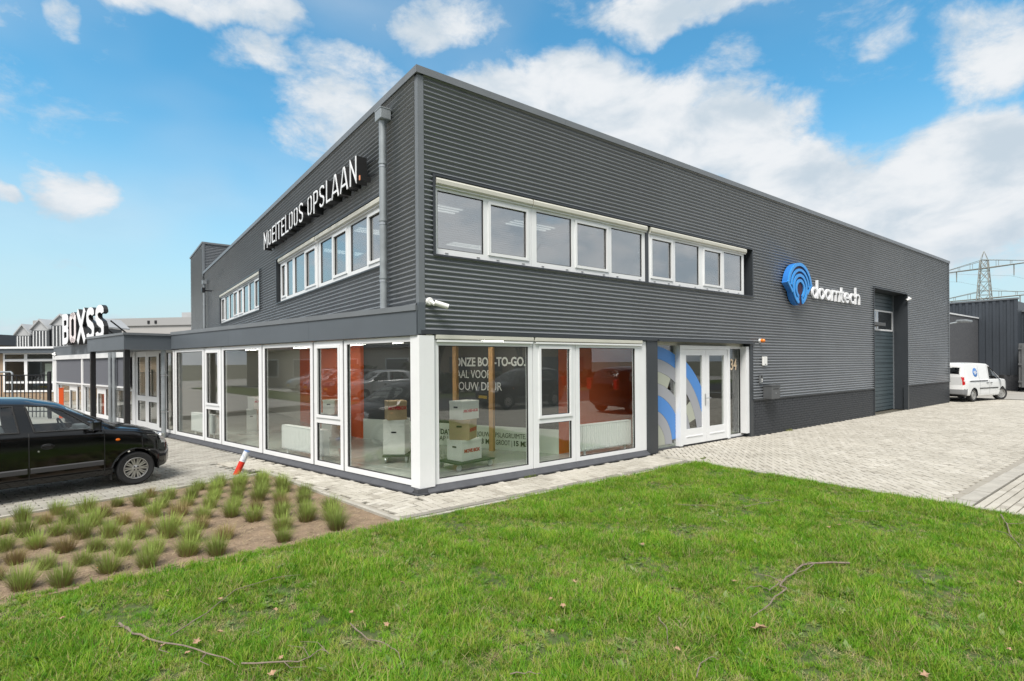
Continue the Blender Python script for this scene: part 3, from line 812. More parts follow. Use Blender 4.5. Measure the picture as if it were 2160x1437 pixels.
# printed film on the glass: rings in two greys and blue
FBLUE = mat('film_blue', (0.075, 0.24, 0.60), 0.35)
FGREY = mat('film_grey', (0.33, 0.34, 0.37), 0.4)
FPALE = mat('film_pale', (0.40, 0.42, 0.35), 0.4)
films = [(1.98, 2.26, FBLUE, 20, 150), (1.70, 1.975, FGREY, 10, 120), (1.44, 1.695, FPALE, 62, 110), (1.18, 1.435, FGREY, 8, 115), (0.84, 1.175, FBLUE, 6, 118), (0.58, 0.835, FGREY, 0, 130), (0.02, 0.575, FPALE, 0, 130), (1.44, 1.695, FPALE, 18, 34)]
holes = [((5.755, 6.695), (0.04, 2.35), we - .030), ((6.95, 7.60), (0.40, 2.13), -0.137)]
for (r0, r1, m_, a0, a1) in films:
    c0 = (5.72, 0.10); n = int((a1 - a0) * 1.2); nr = max(3, int((r1 - r0) / .03))
    for (h0, h1, ww) in holes:
        b = MB(FR)
        for i in range(n):
            for k in range(nr):
                t0, t1 = rad(a0 + (a1 - a0) * i / n), rad(a0 + (a1 - a0) * (i + 1) / n); q0, q1 = r0 + (r1 - r0) * k / nr, r0 + (r1 - r0) * (k + 1) / nr
                pts = [(c0[0] + q * math.cos(t), c0[1] + q * math.sin(t)) for q, t in ((q0, t0), (q1, t0), (q1, t1), (q0, t1))]
                cu, cz = sum(p_[0] for p_ in pts) / 4, sum(p_[1] for p_ in pts) / 4
                if h0[0] < cu < h0[1] and h1[0] < cz < h1[1]:
                    pp = [(min(max(u, h0[0]), h0[1]), min(max(z, h1[0]), h1[1])) for u, z in pts]
                    b.add([FR.p(u, ww, z) for u, z in pp], [(0, 1, 2, 3)])
        if b.v: b.build('window_film', m_, hall)
text_on(FR, 'house_number', '34', 9.0, 1.76, we - .018, 0.40, mat('cream_print', (0.80, 0.62, 0.42), 0.5), hall, xs=0.78, bold=0.006)

# ------------------------------------------------------------ glazed extension
ext = thing('glazed_extension', 'low flat-roofed showroom extension with white window frames and grey fascia', 'building')
SE = 24.4
wsill(FE, 0.10, 11.0, ext); wsill(FE, 11.0, 24.3, ext)
we0 = -0.0
def eg(u0, u1, cols): return glazing(FE, 'window', ext, u0, u1, zf0, 2.40, cols, we0)
eg(0.10, 2.015, [(0.21, 1.93, [(0.19, 2.33, False)])])
eg(2.055, 3.005, [(2.14, 2.92, [(0.19, 0.90, False), (1.00, 2.33, True)])])
eg(3.05, 5.035, [(3.14, 4.95, [(0.19, 2.33, False)])])
eg(5.08, 7.08, [(5.22, 6.98, [(0.19, 2.33, False)])])
eg(7.12, 8.07, [(7.22, 7.99, [(0.19, 0.90, False), (1.00, 2.33, True)])])
eg(8.11, 10.06, [(8.22, 9.96, [(0.19, 2.33, False)])])
eg(10.10, 11.42, [(10.22, 10.72, [(0.19, 2.33, False)]), (10.82, 11.32, [(0.19, 2.33, False)])])
for a, b in ((11.44, 12.40), (12.42, 13.40)):
    glazing(FE, 'door', ext, a, b, 0.10, 2.40, [(a + .13, b - .13, [(0.28, 0.90, False), (1.06, 2.24, False)])], we0 - .02)
fbox(FE, 'door_post', 13.41, 13.62, -0.1, 0.02, 0.1, 2.42, WHITE, ext)
gaps = [0.10, 2.035, 3.03, 5.055, 7.10, 8.09, 10.08, 11.43]
for g in gaps[1:]: fbox(FE, 'joint_strip', g - .012, g + .012, -0.07, -0.012, 0.1, 2.41, RUBBER, ext)
# windows with outside sun screens
SCREEN = mat('screen_cloth', (0.115, 0.120, 0.140), 0.85, bump=(300, 0.2, 0.002))
fbox(FE, 'screen_head', 13.64, 24.35, -0.1, 0.10, 2.25, 2.42, WHITE, ext)
bays = [(13.64, 15.74), (15.74, 19.50), (19.50, 23.95)]
for a, b in bays:
    m_ = (a + b) / 2
    q = (b - a) / 4
    cols = [(a + .12, a + q - .05, [(0.24, 1.16, False)]), (a + q + .15, a + 2 * q, [(0.24, 0.98, False)]), (a + 2 * q + .12, b - .14, [(0.24, 1.16, False)])]
    if b - a < 3: cols = [(a + .12, b - .14, [(0.24, 1.16, False)])]
    glazing(FE, 'window', ext, a, b, zf0, 1.24, cols, we0)
    fbox(FE, 'screen_rail', a + .05, b - .05, 0.03, 0.085, 1.25, 1.30, WHITE, ext)
    fbox(FE, 'screen_post', b - .11, b + .11, -0.08, 0.075, zf0, 2.25, WHITE, ext)
    fbox(FE, 'sun_screen', a + .10, b - .12, 0.035, 0.045, 1.30, 2.255, SCREEN, ext)
    fbox(FE, 'window_back', a + .10, b - .12, -0.06, -0.03, 1.245, 2.25, ROOM, ext)
fbox(FE, 'end_post', 23.95, 24.40, -0.2, 0.06, 0.0, 2.42, WHITE, ext)
# fascia panels and coping
for a, b in ((0.02, 3.1), (3.1, 6.6), (6.6, 10.2)):
    fbox(FE, 'fascia', a, b - .005, -0.15, 0.045, 2.425, 2.80, FASCIA, ext)
    fbox(FE, 'fascia_coping', a, b - .003, -0.25, 0.062, 2.80, 2.885, COPING, ext)
for a, b in ((13.75, 17.2), (17.2, 20.8), (20.8, 24.4)):
    fbox(FE, 'fascia', a, b - .005, -0.15, 0.045, 2.425, 2.77, FASCIA, ext)
    fbox(FE, 'fascia_coping', a, b - .003, -0.25, 0.062, 2.77, 2.83, COPING, ext)
# porch canopy
pc = MB(FE); pc.box(10.2, 13.75, -0.15, 1.12, 2.40, 2.78); pc.build('canopy_fascia', FASCIA, ext)
fbox(FE, 'canopy_coping', 10.17, 13.78, -0.25, 1.145, 2.78, 2.84, COPING, ext)
fbox(FE, 'canopy_post', 10.30, 10.42, 0.96, 1.08, 0.0, 2.40, BLACK, ext)
fbox(FE, 'canopy_post', 13.45, 13.57, 0.98, 1.10, 0.0, 2.40, BLACK, ext)
roof = [P2(FE, 0.1, -0.12), P2(FE, SE, -0.12), P2(FE, SE, -9), (0.02, 22.4), (0.02, 0.2)]
MB().slab(roof, 2.62, 2.76).build('flat_roof', mat('roof_felt', (0.06, 0.06, 0.06), 0.9), ext)
# interior
FLOOR = mat('showroom_floor', (0.36, 0.39, 0.35), 0.12, noise=(1.5, 0.15), bump=(8, 0.03, 0.01))
ORANGE = mat('orange_wall', (0.62, 0.10, 0.02), 0.7, noise=(2, 0.1))
GREIGE = mat('greige_wall', (0.60, 0.57, 0.51), 0.85)
DARKWALL = mat('dark_wall', (0.05, 0.052, 0.055), 0.7)
WALLW = mat('white_wall', (0.62, 0.66, 0.60), 0.8)
inner = [(0.1, 0.12), (10.2, 0.32), (10.2, 23), P2(FE, 24.2, -6), P2(FE, 24.2, -0.12), P2(FE, 0.15, -0.12)]
MB().slab(inner, 0.02, 0.10).build('showroom_floor', FLOOR, ext)
MB().slab(inner, 2.46, 2.52).build('showroom_ceiling', CEIL, ext)
TW = Fr(3.62, 0.86, 114.8, 1)              # wall with the lettering, facing the corner
fbox(TW, 'text_wall', 0, 5.4, -0.1, 0.0, 0.10, 2.46, DARKWALL, ext)
fbox(TW, 'white_band', 0.0, 5.4, 0.0, 0.02, 0.10, 0.60, WALLW, ext)
ew = MB(); ew.box(3.62, 6.0, 0.86, 0.96, 0.1, 2.46); ew.box(1.30, 1.42, 5.7, 11.0, 0.1, 2.46); ew.build('orange_wall', ORANGE, ext)
gw = MB(); gw.box(-3.1, 1.42, 16.0, 16.1, 0.1, 2.46); gw.box(1.42, 1.54, 11.0, 16.0, 0.1, 2.46); gw.build('partition_wall', GREIGE, ext)
gw = MB(); gw.box(6.0, 6.1, 0.5, 5.0, 0.1, 2.46); gw.box(6.1, 10.2, 4.0, 4.1, 0.1, 2.46); gw.build('partition_wall', GREIGE, ext)
GREYTXT = mat('grey_print', (0.78, 0.77, 0.75), 0.6); DARKTXT = mat('dark_print', (0.03, 0.03, 0.035), 0.6)
text_on(TW, 'wall_lettering', 'ONZE BOX-TO-GO.', 2.56, 1.92, 0.004, 0.27, GREYTXT, ext, flip=True, bold=0.007, fit=1.80)
text_on(TW, 'wall_lettering', 'AAL VOOR', 2.52, 1.65, 0.004, 0.26, GREYTXT, ext, flip=True, fit=0.92)
text_on(TW, 'wall_lettering', 'JOUW DEUR', 2.52, 1.38, 0.004, 0.26, GREYTXT, ext, flip=True, fit=1.20)
text_on(TW, 'wall_lettering', 'DAT', 2.96, 0.35, 0.024, 0.165, DARKTXT, ext, flip=True, xs=0.9, bold=0.005)
text_on(TW, 'wall_lettering', 'AP | 9', 2.99, 0.20, 0.024, 0.165, DARKTXT, ext, flip=True, xs=0.9)
text_on(TW, 'wall_lettering', 'JOUW OPSLAGRUIMTE.', 1.96, 0.36, 0.024, 0.15, DARKTXT, ext, flip=True, fit=1.22)
text_on(TW, 'wall_lettering', '13 M3', 1.93, 0.20, 0.024, 0.155, DARKTXT, ext, flip=True, bold=0.005, fit=.33)
text_on(TW, 'wall_lettering', 'GROOT |', 1.49, 0.20, 0.024, 0.155, DARKTXT, ext, flip=True, fit=.40)
text_on(TW, 'wall_lettering', '15 M3', 1.06, 0.20, 0.024, 0.155, DARKTXT, ext, flip=True, bold=0.005, fit=.33)
WOOD = mat('pine_post', (0.52, 0.29, 0.12), 0.6, noise=(6, 0.25))
for u, w_, lab in ((2.38, 0.20, 'left'), (1.45, 0.20, 'right')):
    o = fbox(TW, 'wooden_post', u - .05, u + .05, w_, w_ + .09, 0.10, 2.46, WOOD)
    tag(o, 'square pine post in front of the dark lettered wall, %s one of two' % lab, 'post', 'pine posts in the showroom')
for k_, (x, y) in enumerate(((2.2, 1.2), (0.9, 2.4), (0.6, 4.4), (0.2, 6.6), (-0.5, 9.0), (-1.2, 12.0))):  # fixtures nearest the long front are added to brighten the showroom
    strip_light(x, y, 2.459, 1.4, 'y' if y > .9 else 'x', 'white tube light under the showroom ceiling, %s from the long front' % ('first', 'second', 'third', 'fourth', 'fifth', 'sixth')[k_], 2, TUBE2)

# radiators
RADW = mat('radiator_white', (0.80, 0.81, 0.80), 0.3)
def radiator(fr, u0, u1, w, z0, z1, label):
    t = thing('radiator', label, 'radiator', fr.p((u0 + u1) / 2, w, 0.1), group='white panel radiators inside the windows')
    for k, ww in enumerate((w, w - .10)):
        b = MB(fr); n = int((u1 - u0) / .055); st = (u1 - u0) / n
        for i in range(n):
            b.box(u0 + i * st + .006, u0 + (i + 1) * st - .006, ww - .012, ww + .010, z0 + .02, z1 - .02, 0, .006)
        b.box(u0, u1, ww - .014, ww - .006, z0, z1)
        b.build('panel', RADW, t)
    fbox(fr, 'grille', u0 - .005, u1 + .005, w - .11, w + .012, z1 - .012, z1 + .006, RADW, t)
    for u in (u0 - .012, u1): fbox(fr, 'side_cover', u, u + .012, w - .11, w + .012, z0 + .01, z1 - .012, RADW, t)
    lg = MB(fr)
    for u in (u0 + .15, u1 - .15): lg.box(u, u + .03, w - .06, w - .03, 0.1, z0)
    lg.build('foot', RADW, t)
radiator(FR, 3.62, 5.12, -0.24, 0.22, 0.74, 'white panel radiator in front of the orange wall by the entrance')
radiator(FE, 3.15, 4.75, -0.28, 0.20, 0.70, 'white panel radiator behind the third wide side pane')
radiator(FE, 8.2, 9.7, -0.28, 0.20, 0.70, 'white panel radiator behind the far side pane by the porch')

# cartons on dollies
CARTW = mat('white_carton', (0.72, 0.72, 0.68), 0.8, coords='object', noise=(8, 0.06)); CARTB = mat('brown_carton', (0.42, 0.31, 0.19), 0.85, coords='object', noise=(8, 0.1))
RED = mat('red_print', (0.45, 0.035, 0.04), 0.6)
def carton(x, y, z, ang, L, Wd, Hh, m, label, txt=None, txt2=None, ts=0.1):
    t = thing('carton', label, 'box', (x, y, z), group='storage cartons')
    f = Fr(x, y, ang, -1)
    MB(f).box(-L / 2, L / 2, -Wd / 2, Wd / 2, z, z + Hh - .05, 0, .006).build('body', m, t)
    MB(f).box(-L / 2 - .004, L / 2 + .004, -Wd / 2 - .004, Wd / 2 + .004, z + Hh - .05, z + Hh, 0, .006).build('lid', m, t)
    g = Fr(*f.p(-L / 2, 0, 0)[:2], ang - 90, -1)
    MB(g).box(-.05, .05, .001, .0045, z + Hh * .62, z + Hh * .62 + .03, 0).build('hand_hole', BLACK, t)
    if txt: text_on(f, 'print', txt, 0, z + Hh * .40, Wd / 2 + .003, ts, RED, t, xs=.9, bold=.004, align='CENTER')
    if txt2: text_on(g, 'print', txt2, 0, z + Hh * .55, .003, ts, RED, t, xs=.8, bold=.004, align='CENTER')
    return t
def dolly(x, y, ang, s, label):
    t = thing('dolly', label, 'dolly', (x, y, .1), group='wheeled dollies')
    f = Fr(x, y, ang, -1)
    MB(f).box(-s / 2, s / 2, -s * .36, s * .36, .225, .25, 0, .006).build('deck', mat('dolly_deck', (0.03, 0.05, 0.035), 0.6), t)
    for a in (-1, 1):
        for b in (-1, 1):
            c = MB(f); u, w = a * (s / 2 - .06), b * (s * .36 - .06)
            c.lathe([(.0, -.014), (.05, -.014), (.056, -.008), (.056, .008), (.05, .014), (.0, .014)], (u, w, .157), 'y', 14)
            c.box(u - .02, u + .02, w - .022, w - .017, .15, .225).box(u - .02, u + .02, w + .017, w + .022, .15, .225).box(u - .03, u + .03, w - .025, w + .025, .215, .2245)
            c.build('castor', STEEL, t)
dolly(1.40, 0.93, 8, 0.86, 'black wheeled dolly under three stacked cartons at the front window')
carton(1.38, 0.94, 0.25, 12, 0.50, 0.38, 0.37, CARTW, 'white lidded carton, lowest of three at the front window', 'MOVE BOX', None, .085)
carton(1.36, 0.95, 0.62, 38, 0.42, 0.38, 0.36, CARTB, 'brown carton, middle of three stacked at the front window', 'MOVEBOX', None, .085)
carton(1.38, 0.94, 0.98, 14, 0.44, 0.32, 0.33, CARTW, 'white carton on top of the stack at the front window', 'ARCHIEF-BOX', None, .066)
dolly(0.72, 2.35, 60, 0.7, 'wheeled dolly under a tall white carton by the corner side pane')
carton(0.70, 2.33, 0.25, 50, 0.42, 0.42, 0.66, CARTW, 'tall white carton under a brown one by the corner side pane')
carton(0.68, 2.33, 0.91, 75, 0.40, 0.36, 0.36, CARTB, 'brown carton on a tall white one by the corner side pane', None, 'MOVEBOX', .09)
carton(0.9, 6.6, 0.10, 20, 0.42, 0.40, 0.62, CARTW, 'tall white carton standing deep in the showroom')
carton(0.9, 6.6, 0.72, 40, 0.40, 0.34, 0.34, CARTW, 'white lidded carton on a tall one deep in the showroom')
carton(-0.3, 9.6, 0.10, 30, 0.40, 0.40, 0.60, CARTW, 'white carton at the foot of the far showroom stack')
carton(-0.3, 9.6, 0.70, 100, 0.46, 0.36, 0.34, CARTW, 'white printed carton on top of the far showroom stack', None, 'MOVE BOX', .08)

# ------------------------------------------------------------ lettering
def glyph(c):
    """strokes of a condensed capital, height 1; returns (width, [(points, closed)])"""
    w = 0.46; s = .5 * .17
    def rr(x0, y0, x1, y1, r=0.16):
        return arc(x1 - r, y1 - r, r, r, 0, 90, 4) + arc(x0 + r, y1 - r, r, r, 90, 180, 4) + arc(x0 + r, y0 + r, r, r, 180, 270, 4) + arc(x1 - r, y0 + r, r, r, 270, 360, 4)
    lo, hi, l, r = s, 1 - s, s, w - s
    if c == 'O': return w, [(rr(l, lo, r, hi), True)]
    if c == 'M': return .60, [([(l, 0), (l, hi), (.30, .35), (.60 - s, hi), (.60 - s, 0)], False)]
    if c == 'E': return .40, [([(.40, hi), (l, hi), (l, lo), (.40, lo)], False), ([(l + .02, .52), (.36, .52)], False)]
    if c == 'I': return .17, [([(s, 0), (s, 1)], False)]
    if c == 'T': return .44, [([(.22, 0), (.22, hi - .07)], False), ([(0, hi), (.44, hi)], False)]
    if c == 'L': return .38, [([(l, 1), (l, lo), (.38, lo)], False)]
    if c == 'S': return w, [(arc(r - .13, hi - .13, .13, .13, -5, 90, 5)[0:] + arc(l + .13, hi - .13, .13, .13, 90, 180, 4) + [(l, .66)] + [(l + .05, .56), (r - .05, .44)] + [(r, .34)] + arc(r - .13, lo + .13, .13, .13, 0, -90, 4) + arc(l + .13, lo + .13, .13, .13, -90, -185, 5), False)]
    if c == 'P': return .45, [([(l, 0), (l, hi)] + arc(r - .12, hi - .12, .12, .12, 90, 0, 4) + arc(r - .12, .42 + .12, .12, .12, 0, -90, 4) + [(l + .05, .42)], False)]
    if c == 'A': return .54, [([(.05, 0), (.24, hi), (.30, hi), (.49, 0)], False), ([(.14, .24), (.40, .24)], False)]
    if c == 'N': return .50, [([(l, 0), (l, hi), (.50 - s, lo), (.50 - s, 1)], False)]
    if c == 'B': return w, [([(l, lo), (l, hi)] + arc(r - .12, hi - .12, .12, .12, 90, 0, 4) + [(r, .62), (r - .06, .51), (r, .40)] + arc(r - .12, lo + .12, .12, .12, 0, -90, 4), True), ([(l + .05, .51), (r - .08, .51)], False)]
    if c == 'X': return .52, [([(.05, 0), (.47, 1)], False), ([(.05, 1), (.24, .55)], False), ([(.28, .45), (.47, 0)], False)]
    if c == '.': return .16, [([(.08, 0), (.08, .17)], False)]
    return .25, []
LETW = mat('letter_face', (0.85, 0.86, 0.88), 0.4); LETB = mat('letter_side', (0.012, 0.012, 0.013), 0.5); LETO = mat('letter_dot', (0.80, 0.30, 0.14), 0.4); LETP = mat('letter_face_pink', (0.84, 0.76, 0.76), 0.4)
def stroke_sign(fr, name, s, u_start, dirn, z, h, wscale, stroke, w0, w1, gap, label, cat='sign', facem=None, stand=None):
    t = thing(name, label, cat, fr.p(u_start, w0, z))
    x = 0.0
    for ch in s:
        gw_, st = glyph(ch)
        if st:
            b = MB(fr); fc = MB(fr)
            for k, (pts, cl) in enumerate(st):
                pp = [(u_start + dirn * (x + px * wscale * h), z + pz * h) for px, pz in pts]
                ribbon(b, pp, stroke + .008, w0 + k * .002, w1 - .012 + k * .002, cl)
                ribbon(fc, pp, stroke, w1 - .011 + k * .002, w1 + k * .002, cl)
            o = b.build('letter', LETB, t)
            fc.build('letter_face', LETO if ch == '.' else (facem or {}).get(ch, LETW), o)
        x += (gw_ * wscale + gap) * h
    return t
mo = stroke_sign(FL, 'wall_sign', 'MOEITELOOS OPSLAAN.', 8.86, -1, 5.20, 0.475, 1.72, 0.042, 0.06, 0.26, 0.083, 'large black-sided white capitals reading MOEITELOOS OPSLAAN on the short front')
rl = MB(FL); rl.box(1.55, 8.85, 0.03, 0.045, 5.30, 5.315).box(1.55, 8.85, 0.03, 0.045, 5.56, 5.575); rl.build('mounting_rail', BLACK, mo)
bx = stroke_sign(FE, 'roof_sign', 'BOXSS', 21.25, -1, 2.86, 1.14, 2.12, 0.25, 0.20, 0.34, 0.05, 'roof sign of big white letters reading BOXSS above the sun screens', facem={'O': LETP})
rl = MB(FE); rl.box(15.2, 21.2, 0.10, 0.16, 2.80, 2.87)
for u in (15.6, 17.0, 18.4, 19.8, 21.0): rl.tube([(u, 0.1, 3.5), (u, -0.7, 2.78)], 0.025, 6)
rl.build('support_frame', BLACK, bx)

# blue round logo with white lower-case name
lg = thing('logo_sign', 'blue ringed logo with white lettering doomtech on the long front', 'sign', FR.p(12.4, 0, 4.2))
LBLUE = mat('logo_blue', (0.035, 0.30, 0.76), 0.35); LDEEP = mat('logo_side', (0.03, 0.19, 0.58), 0.4); LDARK = mat('logo_groove', (0.035, 0.012, 0.04), 0.6)
lc = (11.98, 4.04)
fan = arc(lc[0], lc[1], .73, .73, 6, 174, 26)
low = arc(lc[0], lc[1] - .03, .44, .44, 184, 356, 26)
out = [(lc[0] - .745, lc[1] + .13)] + fan[::-1][1:-1] + [(lc[0] + .745, lc[1] + .13), (lc[0] + .43, lc[1] - .16)] + [p_ for p_ in low[::-1] if p_[0] < lc[0] + .40] + [(lc[0] - .43, lc[1] - .10)]
MB(FR).poly(out, 0.03, 0.185, 1, 0).build('body', [LDEEP, LDARK], lg)
for r, wd, a0, a1 in ((.690, .09, 12, 168), (.530, .075, 8, 172), (.392, .085, -62, 258), (.240, .085, -66, 246)):
    b = MB(FR); ribbon(b, arc(lc[0], lc[1] + (0 if r > .45 else -.01), r, r, a0, a1, 30), wd, 0.186, 0.215); b.build('ring', LBLUE, lg)
for sg in (-1, 1):
    b = MB(FR); ribbon(b, [(lc[0] + sg * .735, lc[1] + .17), (lc[0] + sg * .44, lc[1] - .12)], .07, 0.186, 0.211); b.build('edge', LBLUE, lg)
    b = MB(FR); ribbon(b, [(lc[0] + sg * .11, lc[1] - .23), (lc[0] + sg * .17, lc[1] - .42)], .09, 0.186, 0.209); b.build('edge', LBLUE, lg)
def lower(c):
    x = .50; w = .44; s = .065
    if c == 'o': return w, [(arc(w / 2, x / 2, w / 2 - s, x / 2 - s + .02, 0, 345, 20), True)]
    if c == 'd': return w, [(arc(w / 2 - .02, x / 2, w / 2 - s - .02, x / 2 - s + .02, 0, 345, 20), True), ([(w - s, 0), (w - s, .80)], False)]
    if c == 'm': return .66, [([(s, 0), (s, x)], False), ([(s, .30)] + arc(.20, .34, .13, .12, 180, 0, 8) + [(.33, 0)], False), ([(.33, .30)] + arc(.465, .34, .135, .12, 180, 0, 8) + [(.60, 0)], False)]
    if c == 't': return .28, [([(.10, .68), (.10, .14)] + arc(.20, .13, .10, .10, 180, 270, 4) + [(.26, .03)], False), ([(0, .46), (.26, .46)], False)]
    if c == 'e': return w, [([(s + .02, .25), (w - s, .25)] + arc(w / 2, x / 2, w / 2 - s, x / 2 - s + .02, 10, 315, 18), False)]
    if c == 'c': return .40, [(arc(w / 2, x / 2, w / 2 - s, x / 2 - s + .02, 48, 312, 16), False)]
    if c == 'h': return w, [([(s, 0), (s, .80)], False), ([(s, .28)] + arc(w / 2, .32, w / 2 - s, .15, 180, 0, 8) + [(w - s, 0)], False)]
x = 13.02; Hh = .70
for ch in 'doomtech':
    gw_, st = lower(ch); b = MB(FR)
    for k, (pts, cl) in enumerate(st): ribbon(b, [(x + px * .98, 3.86 + pz * Hh) for px, pz in pts], .064, 0.03, 0.085 + k * .003, cl)
    b.build('letter', LETW, lg)
    x += gw_ * .98 + .022

# ------------------------------------------------------------ pipes and wall fittings
def downpipe(fr, u, w, z0, z1, hop, parent, r=0.055):
    b = MB(fr); b.tube([(u, w, z0), (u, w, z1)], r, 14)
    p = b.build('downpipe', ZINC, parent, smooth=True)
    for z in hop:
        MB(fr).tube([(u, w, z), (u, w, z + .05)], r + .008, 14).build('pipe_socket', ZINC, p, smooth=True)
        MB(fr).box(u - .008, u + .008, 0, w, z - .05, z - .03).tube([(u, w, z - .055), (u, w, z - .03)], r + .005, 14).build('pipe_bracket', STEEL, p)
    h = MB(fr); h.box(u - .12, u + .12, w - .10, w + .085, z1, z1 + .17, 0, .012); h.box(u - .125, u + .125, w - .105, w + .09, z1 + .165, z1 + .185); h.build('hopper', ZINC, p)
downpipe(FL, 1.03, 0.12, 2.90, 6.02, (3.4, 4.35, 5.3), hall, .062)
downpipe(FL, 21.6, 0.10, 2.85, 5.80, (3.6, 4.9), hall)
downpipe(FE, 10.40, 0.17, 0.0, 2.58, (0.75, 1.75), ext, .06)
for u in (15.50, 15.05):
    MB(FE).tube([(u, 0.14, 0), (u, 0.14, 2.42)], .055, 12).build('downpipe', ZINC, ext, smooth=True)
WPL = mat('white_plastic', (0.78, 0.78, 0.76), 0.4)
def camera_unit(fr, u, w, z, yaw, label, group='security cameras'):
    t = thing('security_camera', label, 'camera', fr.p(u, w, z), group=group)
    b = MB(fr); b.lathe([(0, 0), (.062, 0), (.062, .03), (.05, .05), (0, .05)], (u, w, z), 'y', 16); b.build('mount', WPL, t, smooth=True)
    du, dw, dz = math.cos(rad(yaw)), math.sin(rad(yaw)), -.30
    b = MB(fr); b.tube([(u + .0, w + .04, z - .0), (u + .06 * du, w + .09, z - .05)], .028, 8); b.build('arm', WPL, t, smooth=True)
    c0 = Vector((u + .05 * du, w + .09, z - .02)); dv = Vector((du, dw, dz)).normalized()
    b = MB(fr); b.tube([tuple(c0 + dv * k) for k in (0, .02, .2, .22)], .042, 12); b.build('housing', WPL, t, smooth=True)
    b = MB(fr); b.tube([tuple(c0 + dv * .221), tuple(c0 + dv * .226)], .034, 12); b.build('lens', RUBBER, t)
camera_unit(FR, 0.16, 0.012, 2.94, 25, 'white bullet camera on the dark cladding next to the building corner')
camera_unit(FR, 21.60, 0.02, 4.42, 205, 'small pale camera at the top corner of the roller door')
camera_unit(FE, 24.05, 0.06, 2.52, 200, 'white camera at the far end of the extension fascia')
t = thing('beacon_lamp', 'small orange beacon lamp on a white base above the entrance', 'lamp', FR.p(10.05, 0, 2.52))
MB(FR).lathe([(0, 0), (.055, 0), (.055, .05), (0, .05)], (10.05, .012, 2.52), 'y', 14).build('base', WPL, t, smooth=True)
MB(FR).lathe([(.045, .05), (.05, .06), (.047, .12), (.03, .145), (0, .15)], (10.05, .012, 2.52), 'y', 14).build('dome', mat('orange_lens', (0.80, 0.22, 0.02), 0.25), t, smooth=True)
t = thing('alarm_box', 'small white rectangular box on the cladding right of the entrance', 'box', FR.p(10.28, 0, 1.97))
MB(FR).box(10.17, 10.37, .012, .06, 1.86, 2.10, 0, .01).build('cover', WPL, t); MB(FR).box(10.24, 10.30, .06, .064, 1.885, 1.90).build('slot', RUBBER, t)
t = thing('intercom', 'narrow grey intercom panel with button between doorway and letter box', 'intercom', FR.p(10.08, 0, 1.5))
MB(FR).box(10.00, 10.14, .012, .055, 1.38, 1.62, 0, .008).build('panel', mat('intercom_grey', (0.25, 0.26, 0.27), 0.35, 0.6), t)
for z in (1.44, 1.49): MB(FR).lathe([(0, .008), (.015, .007), (.018, 0)], (10.09, .055, z), 'y', 10).build('button', WPL, t)
MB(FR).box(10.03, 10.11, .055, .058, 1.53, 1.60).build('speaker_grille', RUBBER, t)
t = thing('letter_box', 'grey steel letter box on the cladding above the brick plinth', 'mailbox', FR.p(10.45, 0, 1.0))
LB = mat('letter_box_grey', (0.10, 0.105, 0.11), 0.45, noise=(6, .2))
MB(FR).box(10.22, 10.66, .012, .25, 0.97, 1.31, 0, .006).build('body', LB, t)
MB(FR).box(10.21, 10.67, .012, .265, 1.315, 1.335, 0, .004).build('flap', LB, t)
MB(FR).box(10.30, 10.58, .2505, .254, 1.22, 1.245).build('slot', RUBBER, t)
MB(FR).lathe([(0, .006), (.012, .005), (.014, 0)], (10.44, .25, 1.12), 'y', 10).build('lock', STEEL, t)
t = thing('floodlight', 'small dark floodlight on the short front near the rear downpipe', 'lamp', FL.p(19.9, 0, 5.3))
MB(FL).box(19.75, 20.05, .30, .42, 5.20, 5.42, 0, .02).build('housing', BLACK, t); MB(FL).tube([(19.9, .01, 5.3), (19.9, .32, 5.3)], .03, 8).build('arm', BLACK, t)

# ------------------------------------------------------------ vehicles (lofted shells cut into panels)
def lerp_table(tab, x):
    if x <= tab[0][0]: return tab[0][1]
    for (a, b), (c, d) in zip(tab[:-1], tab[1:]):
        if x <= c: return b + (d - b) * (x - a) / (c - a)
    return tab[-1][1]
def smoothed(tab, x, k=0.05):
    return sum(lerp_table(tab, x + k * t) * wt for t, wt in ((-1, .15), (-.5, .2), (0, .3), (.5, .2), (1, .15)))
def crom(P, n):
    out = []
    for i in range(len(P) - 1):
        p0, p1, p2, p3 = P[max(i - 1, 0)], P[i], P[i + 1], P[min(i + 2, len(P) - 1)]
        for k in range(n):
            t = k / n; q = []
            for a, b, c, d in zip(p0, p1, p2, p3):
                m1, m2 = (c - a) * .4, (d - b) * .4
                q.append((2 * t ** 3 - 3 * t * t + 1) * b + (t ** 3 - 2 * t * t + t) * m1 + (-2 * t ** 3 + 3 * t * t) * c + (t ** 3 - t * t) * m2)
            out.append(tuple(q))
    out.append(P[-1]); return out
def section(S, x):
    zb, bl, tp, hw, wr, cr = (smoothed(S[k], x, S.get('soft', .05)) for k in ('bot', 'belt', 'top', 'hw', 'wr', 'crown'))
    ze = max(tp - cr, bl + .012)
    P = [(hw - .14, zb), (hw - .03, zb + .015), (hw - .004, zb + .16), (hw, (zb + bl) / 2 + .06), (hw - .012, bl - .06), (hw - .035, bl), (wr + .02, max(ze - .05, bl + .006)), (wr - .03, ze + .004), (wr * .55, tp - cr * .22), (0, tp)]
    return crom(P, 9)
CARCLEAR = glass('lamp_lens', (0.75, 0.76, 0.76), 0.25, 3.0, 0.05)
